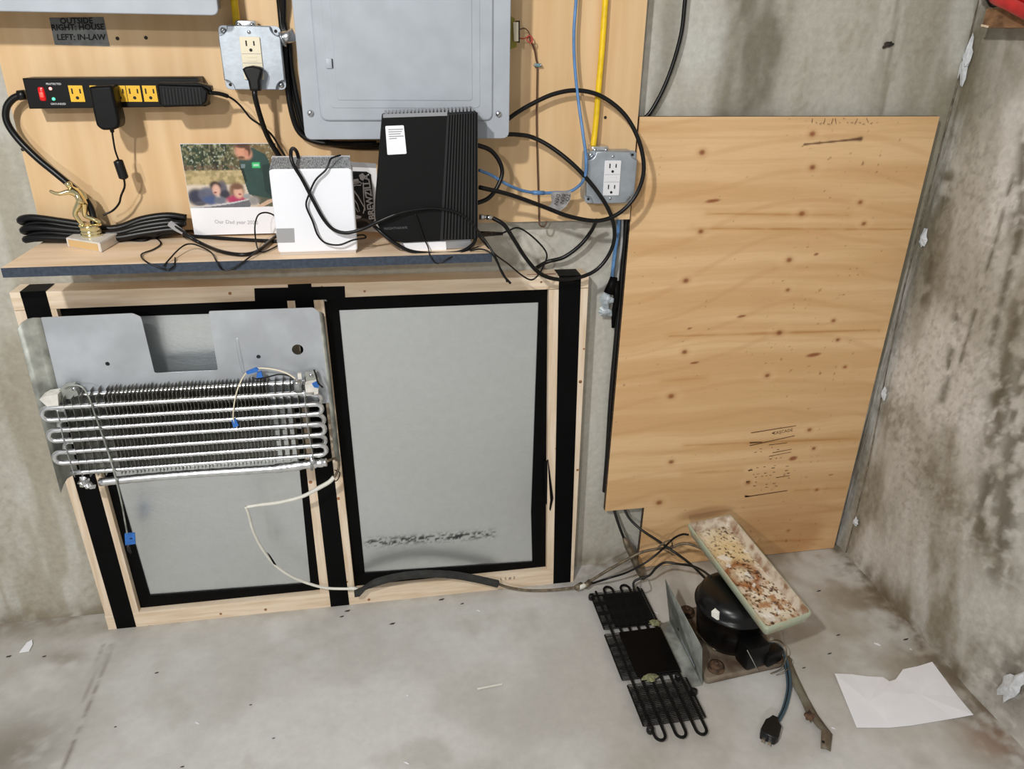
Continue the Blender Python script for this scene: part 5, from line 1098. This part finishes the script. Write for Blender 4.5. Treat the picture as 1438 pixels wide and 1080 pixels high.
def tray_tint(co, u, v):
    x = u * LU; y = v * LV; n = fbm(x * 60, y * 60, 5, 601); n2 = fbm(x * 180, y * 180, 4, 607)
    c = mixc(L3((232, 222, 202)), L3((206, 190, 160)), sstep(.4, .65, n))
    d1 = np.hypot((u - .5) * LU / .05, (v - .28) * LV / .075); c = mixc(c, L3((226, 202, 150)), .8 * np.exp(-d1 ** 4))
    ring = np.hypot((u - .42) * LU, (v - .5) * LV); rr_ = np.exp(-((ring - .036 - .012 * (n - .5)) / .012) ** 2); c = mixc(c, L3((150, 88, 38)), .95 * rr_ * sstep(.2, .5, n2 + .1))
    c = mixc(c, L3((112, 84, 60)), .7 * np.exp(-(ring / .020) ** 4) * sstep(.35, .55, n))
    c = mixc(c, L3((170, 112, 66)), .8 * sstep(.46, .62, n * .6 + n2 * .4) * sstep(.38, .6, v) * sstep(.1, .7, u + .3 * v))
    c = mixc(c, L3((120, 76, 48)), .7 * sstep(.55, .68, n2 * .5 + fbm(x * 35 + 3, y * 35, 3, 617) * .5) * sstep(.35, .6, v))
    c = mixc(c, L3((52, 38, 28)), .9 * sstep(.63, .70, n2) * sstep(.0, .4, u * .6 + v * .5))
    c = mixc(c, L3((240, 236, 228)), .9 * sstep(.62, .72, fbm(x * 40 + 7, y * 40, 4, 621)))
    ed_ = np.minimum(np.minimum(u, 1 - u) * LU, np.minimum(v, 1 - v) * LV); c = mixc(c, L3((150, 120, 92)), .6 * np.exp(-(ed_ / .006) ** 2) * sstep(.35, .6, n2))
    return c
grid_surface('stained_bottom', 110, 220, tray_pos, tray_tint, 'tray_enamel', dt)

# cord and plug of the compressor
pc = thing('appliance_cord', 'dark appliance cord ending in a black plug on the floor', 'cord', F(1078, 1050))
for k in range(4):
    o = (k - 1.5) * 1.6
    cable('cord_strand', [F(1062 + k * 5, 905, .045), F(1086 + k, 903 + 2 * k, .035), F(1100 + o * .3, 915 + o, .026), F(1106 + o, 940, .016), F(1108 + o, 965, .010), F(1103 + o, 990, .008), F(1095 + o, 1008, .008), F(1088 + o * .6, 1018, .009)], .0021, 'wire_teal' if k != 1 else 'black_cord', pc)
cable('loose_wire', [F(1075, 902, .04), F(1092, 899, .05), F(1103, 908, .05), F(1104, 922, .03), F(1098, 938, .015), F(1082, 946, .01)], .0012, 'copper_dull', pc)
cable('loose_wire', [F(1090, 948, .008), F(1106, 940, .02), F(1112, 928, .02), F(1108, 922, .02)], .0009, 'copper_dull', pc)
pu = (F(1075, 1050) - F(1090, 1010)).normalized(); pv_ = Vector((0, 0, 1)).cross(pu)
M = basisM(F(1081, 1031) + Vector((0, 0, .011)), pu, pv_, (0, 0, 1))
obj('plug_body', plate([(-.032, -.006), (-.032, .006), (-.022, .010), (-.014, .017), (.014, .019), (.024, .014), (.024, -.014), (.014, -.017), (-.014, -.015), (-.022, -.010)], [], .021, .003, M @ Matrix.Translation((0, 0, -.0105))), 'black_rubber', pc)
for s in (-1, 1): obj('prong', [box((.024, s * .006 - .003, -.001), (.038, s * .006 + .003, .0006))], 'zinc', pc).data.transform(M)
ms = thing('metal_strip', 'rust-eaten flat metal strap lying beside the appliance cord', 'strap', F(1130, 990))
row1 = [F(*p, .004) for p in ((1094, 925), (1108, 955), (1120, 978), (1133, 1004), (1147, 1024), (1152, 1030), (1152, 1052))]
row2 = [F(*p, .004) for p in ((1108, 922), (1120, 950), (1134, 980), (1148, 1004), (1160, 1022), (1168, 1034), (1166, 1056))]
for i, dz in enumerate((.004, .002, .004, .002, .006, .010, .003)): row1[i].z += dz; row2[i].z += dz * .6
strip3([row1, [(a_ + b_) / 2 + Vector((0, 0, .003)) for a_, b_ in zip(row1, row2)], row2], 'strip_metal', 'strap', ms, .0014)
obj('rust_flake', [splat(F(1137, 1005, .010), (.006, -.008, 0), (.01, .012, 0), (0, 0, 1), 1.0, 81, .004)], 'rust', ms)
obj('strap_hole', [disc(F(1156, 1042, .0125), .0032, (0, 0, 1), 10, .0006)], 'slot_dark', ms)

# ------------------------------------------------------------------ paper and litter on the floor
pr = [(1172, 946), (1195, 947), (1218, 950), (1240, 951), (1249, 957), (1258, 954), (1268, 940), (1288, 936), (1309, 929.5), (1325, 951), (1345, 978), (1367, 1004), (1340, 1009), (1310, 1014), (1280, 1019), (1250, 1022), (1203, 1022), (1190, 990)]
bm = bmesh.new(); vs_ = []
for i, (x, y) in enumerate(pr): vs_.append(bm.verts.new(F(x, y, .0015 + (.003 if i in (0, 8, 11) else 0))))
mid = [bm.verts.new(F(x, y, z)) for x, y, z in ((1241, 972, .0045), (1243, 1000, .0035))]; mid2 = [bm.verts.new(F(x, y, z)) for x, y, z in ((1220, 985, .0030), (1290, 975, .0025))]
for t_ in ((0, 1, 'c'), (1, 2, 'c'), (2, 3, 'c'), (3, 4, 'a'), (4, 5, 'a'), (5, 6, 'd'), (6, 7, 'd'), (7, 8, 'd'), (8, 9, 'd'), (9, 10, 'd'), (10, 11, 'd'), (11, 12, 'd'), (12, 13, 'd'), (13, 14, 'd'), (14, 15, 'b'), (15, 16, 'c'), (16, 17, 'c'), (17, 0, 'c')):
    k = {'a': mid[0], 'b': mid[1], 'c': mid2[0], 'd': mid2[1]}[t_[2]]; bm.faces.new((vs_[t_[0]], vs_[t_[1]], k))
for tri in ((vs_[3], mid[0], mid2[0]), (mid[0], vs_[5], mid2[1]), (mid[0], mid2[1], mid[1]), (mid[0], mid[1], mid2[0]), (mid[1], vs_[15], mid2[0]), (vs_[14], mid[1], mid2[1])): bm.faces.new(tri)
bmesh.ops.recalc_face_normals(bm, faces=bm.faces)
bmesh.ops.solidify(bm, geom=list(bm.faces), thickness=.0004)
tag(obj('paper_sheet', bm_mesh('paper', bm), 'paper'), 'creased torn sheet of white paper lying by the right wall', 'paper')
def scrap(name, pp, mat, label, cat, z=.001, th=.0015, group=None): return tag(obj(name, [prism([F(x, y, z) for x, y in pp], (0, 0, th))], mat), label, cat, group)
scrap('paper_scrap', ((27, 917), (38, 903), (45, 899), (46, 905), (41, 915)), 'paper', 'small white paper scrap on the floor left of the frame', 'scrap')
scrap('zip_tie_stub', ((670, 967), (705, 960), (706, 962), (671, 969)), 'white_hose', 'thin white plastic sliver lying mid-floor before the frame', 'sliver')
crumbs = ((220, 945, 3, 'dark crumb alone on the floor below the left foil panel'), (12, 922, 4, 'dark crumb just left of the white paper scrap'), (62, 922, 3, 'dark crumb just right of the white paper scrap'),
          (488, 858, 4, 'dark crumb touching the foot of the centre stile tape'), (480, 866, 3, 'dark crumb a little below the foot of the centre stile'), (551, 876, 4, 'largest dark crumb on the floor below the foam pipe sleeve'),
          (620, 842, 4, 'dark crumb beside the bottom rail under the foam pipe sleeve'), (649, 848, 2.5, 'small dark crumb on the floor under the right end of the foam sleeve'), (352, 990, 2, 'small dark crumb in the middle of the left floor'),
          (162, 1021, 2, 'small dark crumb beside the crack in the floor'), (1150, 830, 3, 'dark crumb on the floor behind the tray end'), (1177, 892, 3, 'dark crumb on the floor right of the tray shadow'),
          (1165, 918, 3, 'dark crumb between the tray shadow and the paper sheet'), (1129, 938, 2.5, 'small dark crumb nearest the compressor base corner'), (1272, 898, 4, 'dark crumb between the paper sheet and the right wall'),
          (384, 1037, 2, 'small dark crumb lowest in the middle of the left floor'), (256, 1077, 3, 'dark crumb at the bottom edge of the floor'))
for x, y, s, lab in crumbs:
    w = s * .3; scrap('dirt_crumb', ((x - s, y + w), (x - s * .2, y - w * .4), (x + s, y - w), (x + s * .4, y + w * .5)), 'debris_dark', lab, 'crumb', .0006, .0012, 'dark crumbs on the floor')
chips = ((277, 1016, 3, 'pale chip alone on the lower left floor'), (572, 977, 2, 'tiny pale chip left of the white plastic sliver'), (1232, 905, 5, 'largest pale chip, above the torn paper sheet'), (1279, 912, 2, 'tiny pale chip close above the torn paper sheet'),
         (1170, 1023, 3, 'pale chip beside the end of the metal strap'), (571, 1072, 4, 'pale chip at the bottom edge of the floor'), (672, 858, 2.5, 'tiny pale chip below the right end of the foam sleeve'), (921, 861, 3, 'pale chip between the grille and the angle bracket'))
for x, y, s, lab in chips:
    w = s * .4; scrap('paint_chip', ((x - s, y - w), (x, y - w * .7), (x + s, y + w), (x, y + w * .6)), 'paper', lab, 'chip', .0006, .0012, 'pale chips on the floor')

# ------------------------------------------------------------------ ledge with red hose on the right wall
XH = xr(1.38) - .055
ld = thing('wall_ledge', 'rough brown board ledge fixed high on the right wall under red hose', 'ledge', (XH + .03, -.3, 1.35))
q0, q1 = RW(1379, 38, XH), RW(1438, 40, XH); zl = (q0.z + q1.z) / 2; yl = q0.y
obj('board', [box((XH, yl, zl), (xr(zl) - .001, yl - 1.2, zl + .034))], 'osb', ld)
obj('splinter', [prism([RW(x, y, XH - .001) for x, y in ((1378, 34), (1388, 36), (1387, 39), (1377, 37))], (.001, 0, 0))], 'pine', ld)
rh = thing('red_hose', 'red rubber hose resting on the brown ledge at the upper right corner', 'hose', RW(1420, 15, XH))
z_ = zl + .052
def HR(x, y, o): p = RW(x, y - 7, XH + o); return p
cable('hose_run', [HR(1392, -2, .012), HR(1398, 4, -.004), HR(1412, 10, -.016), HR(1428, 18, -.020), HR(1446, 27, -.020), HR(1475, 40, -.020), HR(1520, 50, -.02), HR(1600, 52, -.02)], .0112, 'red_hose', rh, 8, 12)
obj('black_fitting', [tube([HR(1385, -12, .022), HR(1391, -3, .010), HR(1398, 8, -.002)], .0128, 12)], 'black_rubber', rh, True)
obj('hose_clip', [prism([HR(1391, 6, -.014), HR(1398, 9, -.016), HR(1399, 16, -.014), HR(1393, 16, -.012)], (.006, 0, 0))], 'black_rubber', rh)
cable('hose_upper_run', [HR(1384, -4, .026), HR(1402, -8, .014), HR(1420, -4, .004), HR(1440, 3, .0), HR(1475, 10, 0), HR(1600, 14, 0)], .0112, 'red_hose', rh, 8, 12)
